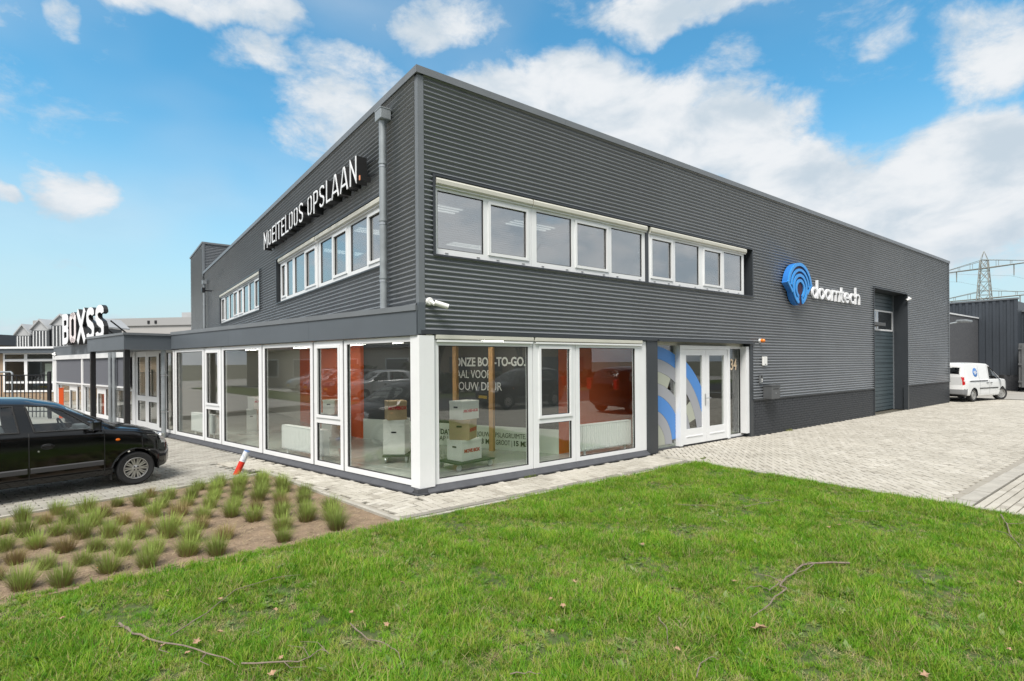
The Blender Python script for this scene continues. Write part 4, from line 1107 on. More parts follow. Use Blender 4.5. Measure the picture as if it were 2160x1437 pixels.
def shell(S, root, mats):
    x0, x1 = S['x0'], S['x1']; xs = []; x = x0
    while x < x1:
        xs.append(x); e = min(x - x0, x1 - x); x += .004 if e < .16 else .018
    xs.append(x1)
    rows = [section(S, x) for x in xs]; m = len(rows[0])
    parts = {}
    for sg in (-1, 1):
        for i in range(len(xs) - 1):
            for j in range(m - 1):
                q = [(xs[i], rows[i][j]), (xs[i + 1], rows[i + 1][j]), (xs[i + 1], rows[i + 1][j + 1]), (xs[i], rows[i][j + 1])]
                cx = (xs[i] + xs[i + 1]) / 2; cy = sum(a[1][0] for a in q) / 4; cz = sum(a[1][1] for a in q) / 4
                k = S['where'](cx, cy, cz, j / (m - 1), sg)
                if k is None: continue
                for ax in S['axles']:
                    if (cx - ax) ** 2 + (cz - S['wr0']) ** 2 < S['arch'] ** 2 and j < m * .62: k = None
                if k is None: continue
                parts.setdefault(k, []).append([(xx, sg * a[0], a[1]) for xx, a in q])
    for xe, r in ((x0, rows[0]), (x1, rows[-1])):
        for j in range(m - 1):
            cz = (r[j][1] + r[j + 1][1]) / 2
            k = S['cap'](xe, cz)
            parts.setdefault(k, []).append([(xe, r[j][0], r[j][1]), (xe, -r[j][0], r[j][1]), (xe, -r[j + 1][0], r[j + 1][1]), (xe, r[j + 1][0], r[j + 1][1])])
    made = {}
    for k, quads in parts.items():
        idx = {}; v = []; f = []
        for q in quads:
            ids = []
            for p in q:
                kk = (round(p[0], 4), round(p[1], 4), round(p[2], 4))
                if kk not in idx: idx[kk] = len(v); v.append(p)
                ids.append(idx[kk])
            ids = [a for n, a in enumerate(ids) if a not in ids[:n]]
            if len(ids) > 2: f.append(tuple(ids))
        b = MB(); b.v = v; b.f = f; b.m = [0] * len(f); b.t = [0] * len(f)
        nm = k.split(':')[0]
        me = b.mesh(nm, mats[k.split(':')[0]], smooth=False)
        me.polygons.foreach_set('use_smooth', [True] * len(me.polygons))
        made[k] = put(nm, me, root, local=True)
    return made
TYRE = mat('tyre_rubber', (0.018, 0.018, 0.019), 0.75); ALLOY = mat('wheel_alloy', (0.50, 0.49, 0.47), 0.35, 0.75); HUBD = mat('brake_dark', (0.02, 0.02, 0.02), 0.7)
def wheel(root, x, y, r, rr, wd, side, spokes=10, steer=0, m=None):
    f = Fr(x, y, math.degrees(steer), 1)
    c = (0, 0, r)
    t = MB(f); h = wd / 2
    t.lathe([(rr, -h * .9), (r - .03, -h), (r - .008, -h * .82), (r, -h * .5), (r, h * .5), (r - .008, h * .82), (r - .03, h), (rr, h * .9)], c, 'y', 40)
    wo = t.build('wheel', TYRE, root, smooth=True, local=True)
    s = side
    d = MB(f); d.lathe([(0, s * h * .2), (rr * .98, s * h * .2), (rr + .004, s * h * .95), (rr - .018, s * h * .92), (rr - .02, s * h * .35)], c, 'y', 40)
    d.build('rim', HUBD if spokes else ALLOY, wo, smooth=True)
    k = MB(f)
    k.lathe([(rr - .022, s * h * .86), (rr - .004, s * h * .97), (rr + .005, s * h * .9)], c, 'y', 40)
    k.lathe([(0, s * h * .95), (rr * .22, s * h * .95), (rr * .34, s * h * .80)], c, 'y', 20)
    if spokes:
        for n in range(spokes):
            a = 2 * math.pi * n / spokes
            for off in (-.13, .13):
                ca, sa = math.cos(a + off), math.sin(a + off); nx, nz = -sa, ca; b_ = .010
                a2 = a + off * .9; ca2, sa2 = math.cos(a2), math.sin(a2)
                p = [(ca * rr * .30, sa * rr * .30), (ca2 * (rr - .012), sa2 * (rr - .012))]
                vs = []
                for (px, pz), yy in ((p[0], .86), (p[1], .90)):
                    for e in (-b_, b_): vs.append(f.p(px + nx * e, s * h * yy, r + pz + nz * e))
                for (px, pz), yy in ((p[0], .5), (p[1], .55)):
                    for e in (-b_, b_): vs.append(f.p(px + nx * e, s * h * yy, r + pz + nz * e))
                k.add(vs, [(0, 1, 3, 2), (0, 2, 6, 4), (1, 3, 7, 5)])
    else:
        k.lathe([(rr * .34, s * h * .80), (rr * .62, s * h * .86), (rr * .8, s * h * .55), (rr * .95, s * h * .6)], c, 'y', 40)
    k.build('hubcap', m or ALLOY, wo, smooth=True)
    for n in range(4):
        a = math.pi / 4 + n * math.pi / 2
        MB(f).lathe([(0, s * h), (.012, s * h), (.014, s * h * .9)], (math.cos(a) * rr * .2, 0, r + math.sin(a) * rr * .2), 'y', 8).build('wheel_nut', HUBD, wo)
    return wo
def inpoly(x, z, poly): return inside((x, z), poly)
def seam(S, root, x, z0, z1, sg, m=None, wd=0.005):
    r = [p for p in section(S, x) if z0 <= p[1] <= z1 and p[0] > .3]
    b = MB(); n = len(r)
    vs = [(x + e, sg * (p[0] + .0015), p[1]) for p in r for e in (-wd, wd)]
    b.add(vs, [(2 * i, 2 * i + 1, 2 * i + 3, 2 * i + 2) for i in range(n - 1)]); b.build('panel_gap', m or RUBBER, root, local=True)
def edge_tube(S, root, name, poly, sg, r, m, closed=True):
    pts = []
    pp = poly + ([poly[0]] if closed else [])
    for (xa, za), (xb, zb) in zip(pp[:-1], pp[1:]):
        n = max(2, int(math.hypot(xb - xa, zb - za) / .05))
        for k in range(n):
            x, z = xa + (xb - xa) * k / n, za + (zb - za) * k / n
            pts.append((x, side_y(S, x, z), z))
    pts.append((pp[-1][0], side_y(S, *pp[-1]), pp[-1][1]))
    MB().tube([(x, sg * (y + .002), z) for x, y, z in pts], r, 6).build(name, m, root, smooth=True, local=True)
def side_y(S, x, z):
    s = section(S, x)
    for (y0, z0), (y1, z1) in zip(s[:-1], s[1:]):
        if z0 <= z <= z1 and z1 > z0 and y0 > .2: return y0 + (y1 - y0) * (z - z0) / (z1 - z0)
    return max(p[0] for p in s)

def hatchback(label, paint, loc, rz, detail=True, group=None, name='parked_car'):
    root = thing(name, label, 'car', loc, rz, group)
    FW = [(-1.27, 1.005), (-.53, .985), (-.80, 1.20), (-.93, 1.30), (-1.10, 1.375), (-1.36, 1.395)]
    RW = [(-1.44, 1.01), (-1.50, 1.395), (-2.1, 1.395), (-2.36, 1.30), (-2.50, 1.05)]
    HL = [(.33, .845), (.43, .825), (.545, .70), (.50, .635), (.40, .655)]
    S = dict(x0=-3.02, x1=.585, axles=(0, -2.38), arch=.335, wr0=.275,
             top=[(-3.02, .95), (-2.97, 1.1), (-2.86, 1.32), (-2.72, 1.46), (-2.4, 1.515), (-1.7, 1.53), (-1.3, 1.505), (-.92, 1.415), (-.22, 1.01), (.1, .955), (.36, .875), (.49, .77), (.56, .64), (.585, .56)],
             belt=[(-3.02, .93), (-2.4, 1.02), (-1.4, .995), (-.44, .96), (0, .895), (.36, .80), (.49, .70), (.56, .60), (.585, .53)],
             bot=[(-3.02, .34), (-2.8, .25), (-2.0, .215), (-.4, .215), (.3, .22), (.5, .25), (.585, .30)],
             hw=[(-3.02, .60), (-2.85, .70), (-2.4, .765), (-1.4, .775), (-.4, .775), (.1, .765), (.35, .71), (.50, .60), (.57, .46), (.585, .38)],
             wr=[(-3.02, .5), (-2.6, .56), (-1.5, .585), (-.92, .57), (-.3, .66), (.1, .64), (.4, .53), (.56, .36), (.585, .3)],
             crown=[(-3.02, .04), (-2.6, .075), (-1, .085), (-.5, .07), (-.1, .05), (.3, .05), (.585, .03)])
    def where(x, y, z, t, sg):
        if inpoly(x, z, HL) and t < .80: return 'headlight:%d' % sg
        if t > .55 and inpoly(x, z, FW) and t < .83: return 'side_window:f%d' % sg
        if t > .55 and inpoly(x, z, RW) and t < .83: return 'side_window:r%d' % sg
        if -.86 < x < -.27 and t > .80: return 'windscreen'
        if -2.93 < x < -2.76 and t > .80: return 'rear_window'
        if x > .36 and z < .575: return 'bumper:f'
        if x < -2.78 and z < .56: return 'bumper:r'
        if -1.34 < x < -.43 and z > .275 and t < .60: return 'door:f%d' % sg
        if -2.22 < x <= -1.34 and z > .275 and t < .60 and (x + 2.38) ** 2 + (z - .275) ** 2 > .37 ** 2: return 'door:r%d' % sg
        if -.42 < x < .3 and t > .86 and z < 1.0: return 'bonnet'
        return 'body'
    S['where'] = where; S['cap'] = lambda x, z: 'bumper:f' if x > 0 else 'bumper:r'
    made = shell(S, root, dict(body=paint, door=paint, bonnet=paint, bumper=paint, headlight=mat('headlamp_lens', (0.60, 0.61, 0.62), 0.08, 0.2, coat=1.0), side_window=CARGLASS, windscreen=CARGLASS, rear_window=CARGLASS))
    for sg in (-1, 1):
        for ax in (0, -2.38):
            wheel(root, ax, sg * .685, .275, .175, .165, sg, 10)
            pts = []
            for k in range(25):
                a = rad(-8 + 196 * k / 24); x, z = ax + .335 * math.cos(a), .275 + .335 * math.sin(a)
                if z > .2: pts.append((x, sg * (side_y(S, x, z) + .003), z))
            MB().tube(pts, .012, 6).build('arch_lip', paint, root, smooth=True, local=True)
            w = MB(); n = 16
            for k in range(n):
                a0, a1 = rad(-10 + 200 * k / n), rad(-10 + 200 * (k + 1) / n)
                w.add([(ax + .338 * math.cos(a), sg * y, .275 + .338 * math.sin(a)) for a in (a0, a1) for y in (.42, .765)], [(0, 1, 3, 2)])
            w.build('wheel_well', HUBD, root, local=True)
        for x in (-.43, -1.34, -2.22): seam(S, root, x, .275 if x > -2 else .62, 1.0, sg)
        edge_tube(S, root, 'window_trim', FW, sg, .013, RUBBER); edge_tube(S, root, 'window_trim', RW, sg, .013, RUBBER)
        # side moulding, handle, lamp, mirror, flap
        MOULD = mat('grey_moulding', (0.045, 0.045, 0.048), 0.5)
        for xa, xb in ((-2.02, -1.36), (-1.325, -.445)):
            b = MB(); n = 10
            vs = []
            for k in range(n + 1):
                x = xa + (xb - xa) * k / n
                for z, e in ((.395, .0), (.405, .018), (.465, .018), (.48, .0)): vs.append((x, sg * (side_y(S, x, z) + e), z))
            b.add(vs, [(4 * k + j, 4 * k + j + 1, 4 * k + j + 5, 4 * k + j + 4) for k in range(n) for j in range(3)] + [(0, 1, 2, 3), (4 * n, 4 * n + 1, 4 * n + 2, 4 * n + 3)])
            b.build('side_moulding', MOULD, root, local=True)
        for x in (-1.13, -2.0):
            y = side_y(S, x, .77)
            b = MB(); b.lathe([(0, .004), (.075, .004), (.082, .0)], (0, 0, 0), 'y', 24)
            b.v = [(x + p[0], sg * (y + p[1] - .002), .775 + p[2] * .55) for p in b.v]; b.build('handle_cup', RUBBER, root, smooth=True, local=True)
            b = MB(); b.tube([(x - .075, sg * (y + .006), .79), (x - .03, sg * (y + .026), .797), (x + .04, sg * (y + .026), .795), (x + .08, sg * (y + .006), .785)], .013, 8); b.build('door_handle', paint, root, smooth=True, local=True)
            MB().lathe([(0, sg * .004), (.011, sg * .004), (.013, 0)], (x - .10, sg * (side_y(S, x - .1, .715)), .715), 'y', 10).build('lock', STEEL, root, local=True)
        y = side_y(S, -.25, .78)
        b = MB(); b.lathe([(0, .012), (.02, .010), (.028, 0)], (0, 0, 0), 'y', 16); b.v = [(-.25 + p[0] * 1.2, sg * (y + p[1]), .78 + p[2] * .75) for p in b.v]
        b.build('indicator', mat('amber_lens', (0.75, 0.16, 0.01), 0.2), root, smooth=True, local=True)
        b = MB(); b.box(-.62, -.52, sg * .80, sg * .97, .985, 1.11, 0, .035); b.build('mirror', BLACK, root, smooth=True, local=True)
        MB().tube([(-.52, sg * .74, .985), (-.56, sg * .82, 1.0)], .03, 8).build('mirror_arm', BLACK, root, smooth=True, local=True)
        MB().box(-.63, -.622, sg * .815, sg * .955, 1.0, 1.095).build('mirror_glass', STEEL, root, local=True)
        MB().box(-.345, -.335, sg * .60, sg * .75, .14, .34, 0).build('mud_flap', RUBBER, root, local=True)
        # headlamp innards
        MB().lathe([(.0, 0), (.05, .0), (.075, .04)], (.37, sg * .55, .745), 'x', 18).build('lamp_reflector', STEEL, root, smooth=True, local=True)
        MB().box(-3.03, -2.90, sg * .52, sg * .68, .80, 1.12, 0, .03).build('tail_light', mat('red_lens', (0.45, 0.01, 0.01), 0.2), root, local=True)
    lmp = MB()
    for sg in (-1, 1): lmp.box(.28, .47, min(sg * .36, sg * .60), max(sg * .36, sg * .60), .64, .80)
    lmp.build('lamp_housing', mat('lamp_inside', (0.45, 0.45, 0.46), 0.3, 0.6), root, local=True)
    MB().box(.576, .590, -.26, .26, .40, .51, 0, .004).build('number_plate', mat('plate_yellow', (0.75, 0.50, 0.03), 0.4), root, local=True)
    MB().box(.565, .592, -.22, .22, .56, .63, 0, .01).build('grille', RUBBER, root, local=True)
    seam(S, root, .30, .8, .9, -1)
    # inside
    INT = mat('car_interior', (0.10, 0.11, 0.115), 0.8); SEAT = mat('seat_cloth', (0.13, 0.145, 0.155), 0.9)
    MB().box(-2.8, .25, -.66, .66, .24, .30).build('floor_pan', INT, root, local=True)
    MB().box(-.62, -.30, -.66, .66, .62, .93, 0, .06).box(-.60, -.42, .18, .52, .88, .99, 0, .04).build('dashboard', INT, root, smooth=True, local=True)
    for sy in (-.34, .34):
        MB().box(-1.55, -1.05, sy - .24, sy + .24, .42, .60, 0, .05).build('seat', SEAT, root, smooth=True, local=True)
        b = MB(); b.box(-.07, .07, sy - .23, sy + .23, 0, .60, 0, .05); b.box(-.05, .05, sy - .13, sy + .13, .64, .82, 0, .04)
        b.v = [(-1.50 + p[0] - p[2] * .28, p[1], .52 + p[2]) for p in b.v]; b.build('seat_back', SEAT, root, smooth=True, local=True)
    MB().box(-2.55, -2.0, -.58, .58, .42, .62, 0, .05).box(-2.68, -2.5, -.58, .58, .55, 1.05, 0, .05).build('rear_bench', SEAT, root, smooth=True, local=True)
    ring = [(-.74 - .19 * math.sin(a) * .35, .34 + .19 * math.cos(a), .93 + .19 * math.sin(a) * .94) for a in [2 * math.pi * k / 24 for k in range(25)]]
    b = MB(); b.tube(ring, .014, 8, caps=False); b.tube([(-.74, .17, .92), (-.72, .34, .92), (-.74, .51, .92)], .014, 6); b.tube([(-.72, .34, .92), (-.5, .34, .82)], .03, 8)
    b.build('steering_wheel', INT, root, smooth=True, local=True)
    MB().tube([(-.30, -.5, 1.012), (-.33, -.1, 1.04), (-.36, .1, 1.05)], .008, 6).build('wiper', BLACK, root, local=True)
    return root
BLACKCAR = mat('black_car_paint', (0.004, 0.004, 0.0045), 0.08, 0.0, 0.45, coat=0.25)
car = hatchback('black hatchback parked beside the planting bed', BLACKCAR, (-3.41 + .72 * -0.2317 * 1, 3.62 + .72 * .9728, 0), rad(13.4))
car.location = (-3.41 - .745 * .2317, 3.62 + .745 * .9728, 0)
# parked cars that stand outside the frame and show only in the panes
GREYCAR = mat('dark_blue_car_paint', (0.012, 0.014, 0.022), 0.2, coat=1.0)
spots = [((14.9, -6.6), 3, 1.18, 'dark estate car in the near bay, mirrored in the front panes'), ((9.6, -11.4), 178, 1.15, 'dark car on the far side of the bays, mirrored in the front panes'),
         ((3.5, -26.5), 90, 1.1, 'parked car across the street'), ((6.3, -26.5), 90, 1.1, 'parked car across the street'), ((9.2, -26.5), 90, 1.1, 'parked car across the street'), ((12.3, -26.5), 90, 1.1, 'parked car across the street'), ((15.4, -26.5), 90, 1.1, 'parked car across the street')]
for n_, ((x, y), a, s, lab) in enumerate(spots):
    if lab.endswith('street'): lab = ('first', 'second', 'third', 'fourth', 'fifth')[n_ - 2] + ' dark parked car across the street'
    c = copy_tree(car); c.location = (x, y, 0); c.rotation_euler = (0, 0, rad(a)); c.scale = (s, s, s)
    tag(c, lab, 'car', 'parked cars around the street')
SILVER = mat('silver_car_paint', (0.42, 0.43, 0.44), 0.3, 0.6, coat=1.0)
for k_, (x, y, a) in enumerate(((-15.5, 15.5, 20), (-17.2, 18.6, 24), (-18.8, 22.0, 22), (-20.6, 25.6, 26))):
    c = copy_tree(car); c.location = (x, y, 0); c.rotation_euler = (0, 0, rad(a)); c.scale = (1.12, 1.12, 1.08)
    for ch in c.children:
        if ch.name.split('.')[0] in ('body', 'door', 'bonnet', 'bumper', 'arch_lip') and k_ != 1:
            ch.material_slots[0].link = 'OBJECT'; ch.material_slots[0].material = SILVER
    tag(c, ('silver', 'black', 'second silver', 'last silver')[k_] + ' car parked before the pale house, mirrored in the side panes', 'car', 'parked cars around the street')

def van(loc, rz):
    root = thing('delivery_van', 'white small delivery van with a round blue emblem, parked behind the hall', 'van', loc, rz)
    FW = [(-1.22, 1.06), (-.28, 1.05), (-.36, 1.16), (-.78, 1.58), (-1.16, 1.63)]
    S = dict(x0=-3.55, x1=.86, axles=(0, -2.68), arch=.345, wr0=.315, soft=.04,
             top=[(-3.55, 1.2), (-3.535, 1.45), (-3.49, 1.70), (-3.40, 1.80), (-3.1, 1.835), (-2, 1.84), (-1.3, 1.81), (-.9, 1.71), (-.02, 1.16), (.3, 1.09), (.6, 1.0), (.76, .88), (.84, .70), (.86, .6)],
             belt=[(-3.55, 1.06), (-.3, 1.04), (.3, 1.0), (.62, .91), (.78, .78), (.86, .56)],
             bot=[(-3.55, .36), (-3.3, .30), (-2.2, .24), (-.4, .24), (.5, .25), (.86, .33)],
             hw=[(-3.55, .80), (-3.48, .86), (-3.2, .895), (-.4, .895), (.3, .875), (.62, .79), (.80, .62), (.86, .5)],
             wr=[(-3.55, .70), (-3.4, .74), (-1.2, .74), (-.8, .70), (-.1, .76), (.4, .70), (.8, .5), (.86, .4)],
             crown=[(-3.55, .03), (-3.2, .05), (-1, .06), (-.4, .06), (.86, .04)])
    def where(x, y, z, t, sg):
        if t < .83 and inpoly(x, z, FW): return 'side_window:%d' % sg
        if -.84 < x < -.10 and t > .80: return 'windscreen'
        if x < -3.42 and .80 < z < 1.17 and y > .70: return 'tail_light:%d' % sg
        if x < -3.42 and 1.12 < z < 1.60 and .08 < y < .68: return 'rear_window:%d' % sg
        if (x > .50 or x < -3.26) and z < .60: return 'bumper:%d' % (x > 0)
        if x > .56 and .70 < z < .92 and y > .48: return 'headlight:%d' % sg
        if -1.26 < x < -.20 and z > .36 and t < .62: return 'door:%d' % sg
        return 'body'
    S['where'] = where; S['cap'] = lambda x, z: 'bumper:1' if x > 0 and z < .6 else ('bumper:0' if z < .6 else 'body')
    VW = mat('white_van_paint', (0.74, 0.75, 0.75), 0.25, coat=.6, dirt=(4, .6, .9, (0.5, 0.48, 0.44)), coords='object'); VG = mat('grey_bumper', (0.20, 0.205, 0.21), 0.6)
    DK = glass('dark_rear_glass', (0.16, 0.17, 0.18), 0.08)
    shell(S, root, dict(body=VW, door=VW, bumper=VG, headlight=CARCLEAR, side_window=CARGLASS, windscreen=CARGLASS, rear_window=DK, tail_light=mat('red_lens', (0.45, 0.01, 0.01), 0.2)))
    for sg in (-1, 1):
        for ax in (0, -2.68):
            wheel(root, ax, sg * .775, .315, .20, .19, sg, 0, steer=rad(-24) if ax == 0 else 0, m=mat('steel_wheel', (0.42, 0.42, 0.41), .4, .5))
            w = MB(); n = 16
            for k in range(n):
                a0, a1 = rad(-10 + 200 * k / n), rad(-10 + 200 * (k + 1) / n)
                w.add([(ax + .348 * math.cos(a), sg * y, .315 + .348 * math.sin(a)) for a in (a0, a1) for y in (.5, .88)], [(0, 1, 3, 2)])
            w.build('wheel_well', HUBD, root, local=True)
        for x in (-1.26, -.20): seam(S, root, x, .36, 1.04, sg)
        seam(S, root, -1.3, 1.04, 1.7, sg); seam(S, root, -2.15, .30, 1.7, sg)
        edge_tube(S, root, 'window_trim', FW, sg, .014, RUBBER)
        b = MB(); b.box(-3.05, -1.45, sg * .894 if sg > 0 else sg * .912, sg * .912 if sg > 0 else sg * .894, .95, .985); b.build('sliding_rail', RUBBER, root, local=True)
        b = MB(); b.box(-2.18, -.45, sg * .894 if sg > 0 else sg * .914, sg * .914 if sg > 0 else sg * .894, .60, .64); b.build('side_moulding', RUBBER, root, local=True)
        for x in (-1.12, -1.45): MB().tube([(x - .08, sg * .90, .86), (x - .05, sg * .925, .865), (x + .05, sg * .925, .865), (x + .08, sg * .90, .86)], .014, 6).build('door_handle', RUBBER, root, local=True)
        MB().box(-.42, -.28, sg * .90 if sg > 0 else sg * 1.10, sg * 1.10 if sg > 0 else sg * .90, 1.05, 1.24, 0, .035).build('mirror', RUBBER, root, smooth=True, local=True)
        y = side_y(S, -2.55, 1.3)
        b = MB(); b.lathe([(0, .006), (.20, .006), (.21, 0)], (0, 0, 0), 'y', 32)
        EM = mat('emblem_blue', (0.06, 0.20, 0.52), 0.4)
        cv = []
        for p in b.v:
            x, z = -2.45 + p[0], 1.36 + p[2]; cv.append((x, sg * (side_y(S, x, z) + p[1] + .001), z))
        b.v = cv; b.build('emblem', EM, root, smooth=True, local=True)
        b = MB()
        for z, L in ((1.40, .12), (1.34, .14), (1.28, .09)):
            b.add([(-2.45 + dx, sg * (side_y(S, -2.45, z + dz) + .010), z + dz) for dx, dz in ((-L, 0), (L, 0), (L, .034), (-L, .034))], [(0, 1, 2, 3)])
        b.build('emblem_print', WPL, root, local=True)
        b = MB(); b.add([(-3.50 + .03 * k, sg * (.845 + .016 * k), z) for z in (.95, 1.03) for k in (0, 1)], [(0, 1, 3, 2)]); b.build('reversing_lens', WPL, root, local=True)
    MB().box(-3.4, .5, -.8, .8, .25, .34).box(-3.45, -1.35, -.80, .80, .34, .95).build('load_floor', HUBD, root, local=True)
    for sy in (-.4, .4): MB().box(-1.25, -1.05, sy - .25, sy + .25, .5, 1.35, 0, .06).build('seat_back', HUBD, root, smooth=True, local=True)
    MB().box(-.50, -.02, -.8, .8, .6, 1.02, 0, .05).build('dashboard', HUBD, root, local=True)
    MB().box(-3.555, -3.545, -.006, .006, .62, 1.72).build('rear_door_gap', RUBBER, root, local=True)
    return root
van((31.0, -0.30, 0), rad(-11))

# ------------------------------------------------------------ neighbours to the right
nb = thing('brick_annex', 'low grey brick annex with a white coping behind the delivery van', 'building', (34, 2, 0))
GBR = mat('grey_brickwork', (0.085, 0.09, 0.098), 0.8, bump=(30, 0.5, 0.01))
def brick_mat(name, c1, c2, mort):
    m = bpy.data.materials.new(name); m.use_nodes = True; N, L = m.node_tree.nodes, m.node_tree.links
    b = N['Principled BSDF']; b.inputs['Roughness'].default_value = .85
    g = N.new('ShaderNodeNewGeometry'); sp = N.new('ShaderNodeSeparateXYZ'); L.new(g.outputs['Position'], sp.inputs[0])
    ad = N.new('ShaderNodeMath'); L.new(sp.outputs['X'], ad.inputs[0]); L.new(sp.outputs['Y'], ad.inputs[1])
    cb = N.new('ShaderNodeCombineXYZ'); L.new(ad.outputs[0], cb.inputs['X']); L.new(sp.outputs['Z'], cb.inputs['Y'])
    t = N.new('ShaderNodeTexBrick'); L.new(cb.outputs[0], t.inputs['Vector'])
    t.inputs['Color1'].default_value = (*c1, 1); t.inputs['Color2'].default_value = (*c2, 1); t.inputs['Mortar'].default_value = (*mort, 1)
    t.inputs['Scale'].default_value = 1; t.inputs['Brick Width'].default_value = .22; t.inputs['Row Height'].default_value = .068; t.inputs['Mortar Size'].default_value = .010
    L.new(t.outputs['Color'], b.inputs['Base Color'])
    bp = N.new('ShaderNodeBump'); bp.inputs['Strength'].default_value = .5; bp.inputs['Distance'].default_value = .01; bp.invert = True
    L.new(t.outputs['Fac'], bp.inputs['Height']); L.new(bp.outputs[0], b.inputs['Normal'])
    return m
GBR = brick_mat('grey_brick_far', (0.080, 0.085, 0.095), (0.105, 0.11, 0.12), (0.05, 0.05, 0.055))
w = MB(); w.box(27.2, 30.2, 1.9, 2.1, 0, 4.62).box(30.2, 33.4, 1.9, 2.1, 2.9, 4.62).box(33.4, 41.6, 1.9, 2.1, 0, 4.62).box(27.2, 41.6, 2.1, 8, 4.5, 4.6)
w.build('wall', GBR, nb)
fbox(W0, 'coping', 27.2, 41.7, 1.86, 2.2, 4.62, 4.70, WHITE, nb)
dd = MB(); dd.box(30.2, 33.4, 2.5, 2.6, 0, 2.9); do = dd.build('roller_door', DOORC, nb)
fbox(W0, 'door_window', 30.6, 33.2, 2.47, 2.495, 1.3, 2.0, WHITE, do); fbox(W0, 'pane', 31.9, 33.0, 2.455, 2.468, 1.38, 1.94, BLACK, do)
fbox(W0, 'reveal', 33.3, 33.4, 2.1, 2.6, 0, 2.9, BLACK, nb)
lm = thing('wall_lamp', 'grey bracket street lamp reaching out from the brick annex', 'lamp', (27.25, 1.0, 3.6))
MB().tube([(27.3, 0.9, 3.55), (27.9, 0.4, 3.62), (28.6, -0.1, 3.78)], .035, 8).build('arm', ZINC, lm); MB().box(28.4, 29.5, -.35, .05, 3.76, 3.86, 0, .03).build('lamp_head', ZINC, lm)
dk = thing('ribbed_hall', 'dark hall with vertical ribbed cladding and stepped roofline at right', 'building', (43, -4, 0))
RIB = mat('ribbed_steel', (0.052, 0.062, 0.076), 0.45, noise=(1, .15))
def ribbed(x, y0, y1, z0, z1):
    b = MB(); b.box(x, x + .1, y0, y1, z0, z1); y = y0
    while y < y1 - .05:
        b.box(x - .05, x + .005, y + .02, min(y + .17, y1), z0, z1 - .02); y += .34
    b.build('ribbed_wall', RIB, dk); fbox(W0, 'coping', x - .08, x + .2, y0 - .03, y1 + .03, z1 - .02, z1 + .08, COPING, dk)
FRX = 41.7
ribbed(FRX, 0.0, 7.5, 0.95, 5.75)
fbox(W0, 'plinth', FRX - .01, FRX + .15, 0.0, 7.5, 0, .95, GBR, dk)
MB().box(FRX + .1, FRX + 9, 0.0, 7.5, 0, 5.6).build('hall_core', RIB, dk)
ribbed(FRX + 1.2, -1.3, 0.0, 0.95, 5.0); ribbed(FRX + 2.2, -4.5, -1.3, 0.95, 4.45)
MB().box(FRX + 1.3, FRX + 9, -1.3, 0.0, 0, 4.9).box(FRX + 2.3, FRX + 9, -4.5, -1.3, 0, 4.35).build('hall_core', RIB, dk)
ct = thing('steel_container', 'weathered grey steel waste container at the right edge', 'container', (41, -2.5, 0))
CTM = mat('container_grey', (0.14, 0.145, 0.15), 0.6, noise=(1.5, .3), dirt=(3, .6, .8, (.25, .24, .22)))
MB().box(40.2, 42.4, -6.4, -0.25, 0.25, 2.9, 0, .03).build('body', CTM, ct)
for z in (.55, 1.6, 2.55): fbox(W0, 'rib', 40.13, 40.2, -6.4, -0.25, z, z + .1, CTM, ct)
for y in (-0.4, -2.4, -4.4): fbox(W0, 'post', 40.12, 40.2, y - .12, y, .25, 2.85, CTM, ct)
for y in (-1.0, -5.5): MB().lathe([(0, -.1), (.12, -.1), (.12, .1), (0, .1)], (40.4, y, .12), 'y', 14).build('roller', HUBD, ct)

# pylon
PY = mat('pylon_steel', (0.30, 0.31, 0.29), 0.6, .3)
pyl = thing('pylon', 'lattice electricity pylon with two cross arms far beyond the halls', 'pylon', (259, 44, 0))
def pylon_parts():
    cx, cy = 259.0, 44.0
    b = MB(); hs = [0, 8, 15, 21, 26, 31, 35, 39]; hw = lambda z: 3.4 - 2.35 * min(1, z / 39)
    cs = lambda z: [(cx + a * hw(z), cy + c * hw(z), z) for a, c in ((-1, -1), (1, -1), (1, 1), (-1, 1))]
    for k in range(4):
        b.tube([cs(z)[k] for z in hs], .15, 5)
        b.tube([cs(39)[k], (cx, cy, 42.5)], .10, 4)
    for z0, z1 in zip(hs[:-1], hs[1:]):
        A, B = cs(z0), cs(z1)
        for k in range(4):
            b.tube([A[k], B[(k + 1) % 4]], .09, 4); b.tube([A[(k + 1) % 4], B[k]], .09, 4); b.tube([B[k], B[(k + 1) % 4]], .08, 4)
    b.build('tower', PY, pyl)
    dx, dy = .217, .976                   # arms
    for z, L, zt in ((36.0, 16, 39.2), (24.6, 19, 27.6)):
        a = MB(); e = []
        for s in (-1, 1):
            tip = (cx + dx * L * s, cy + dy * L * s, z + .15)
            for off in (-1, 1):
                r0 = (cx - dy * off * 1.2, cy + dx * off * 1.2, z); a.tube([r0, tip], .17, 5)
                a.tube([(r0[0], r0[1], zt), tip], .10, 4)
                for f0 in (.25, .5, .75):
                    q = [r0[i] + (tip[i] - r0[i]) * f0 for i in range(3)]; u = [(r0[0], r0[1], zt)[i] + (tip[i] - (r0[0], r0[1], zt)[i]) * f0 for i in range(3)]
                    a.tube([tuple(q), tuple(u)], .07, 4)
            a.tube([(tip[0] - 2.2 * dy, tip[1] + 2.2 * dx, z), (tip[0] + 2.2 * dy, tip[1] - 2.2 * dx, z)], .10, 4)
        a.build('cross_arm', PY, pyl)
        for s in (-1, 1):
            for fr_ in (.55, .98):
                i_ = MB(); x, y = cx + dx * L * s * fr_, cy + dy * L * s * fr_
                i_.tube([(x - .4, y, z), (x - .1, y, z - 4)], .12, 4); i_.tube([(x + .4, y, z), (x + .1, y, z - 4)], .12, 4); i_.build('insulator', PY, pyl)
pylon_parts()
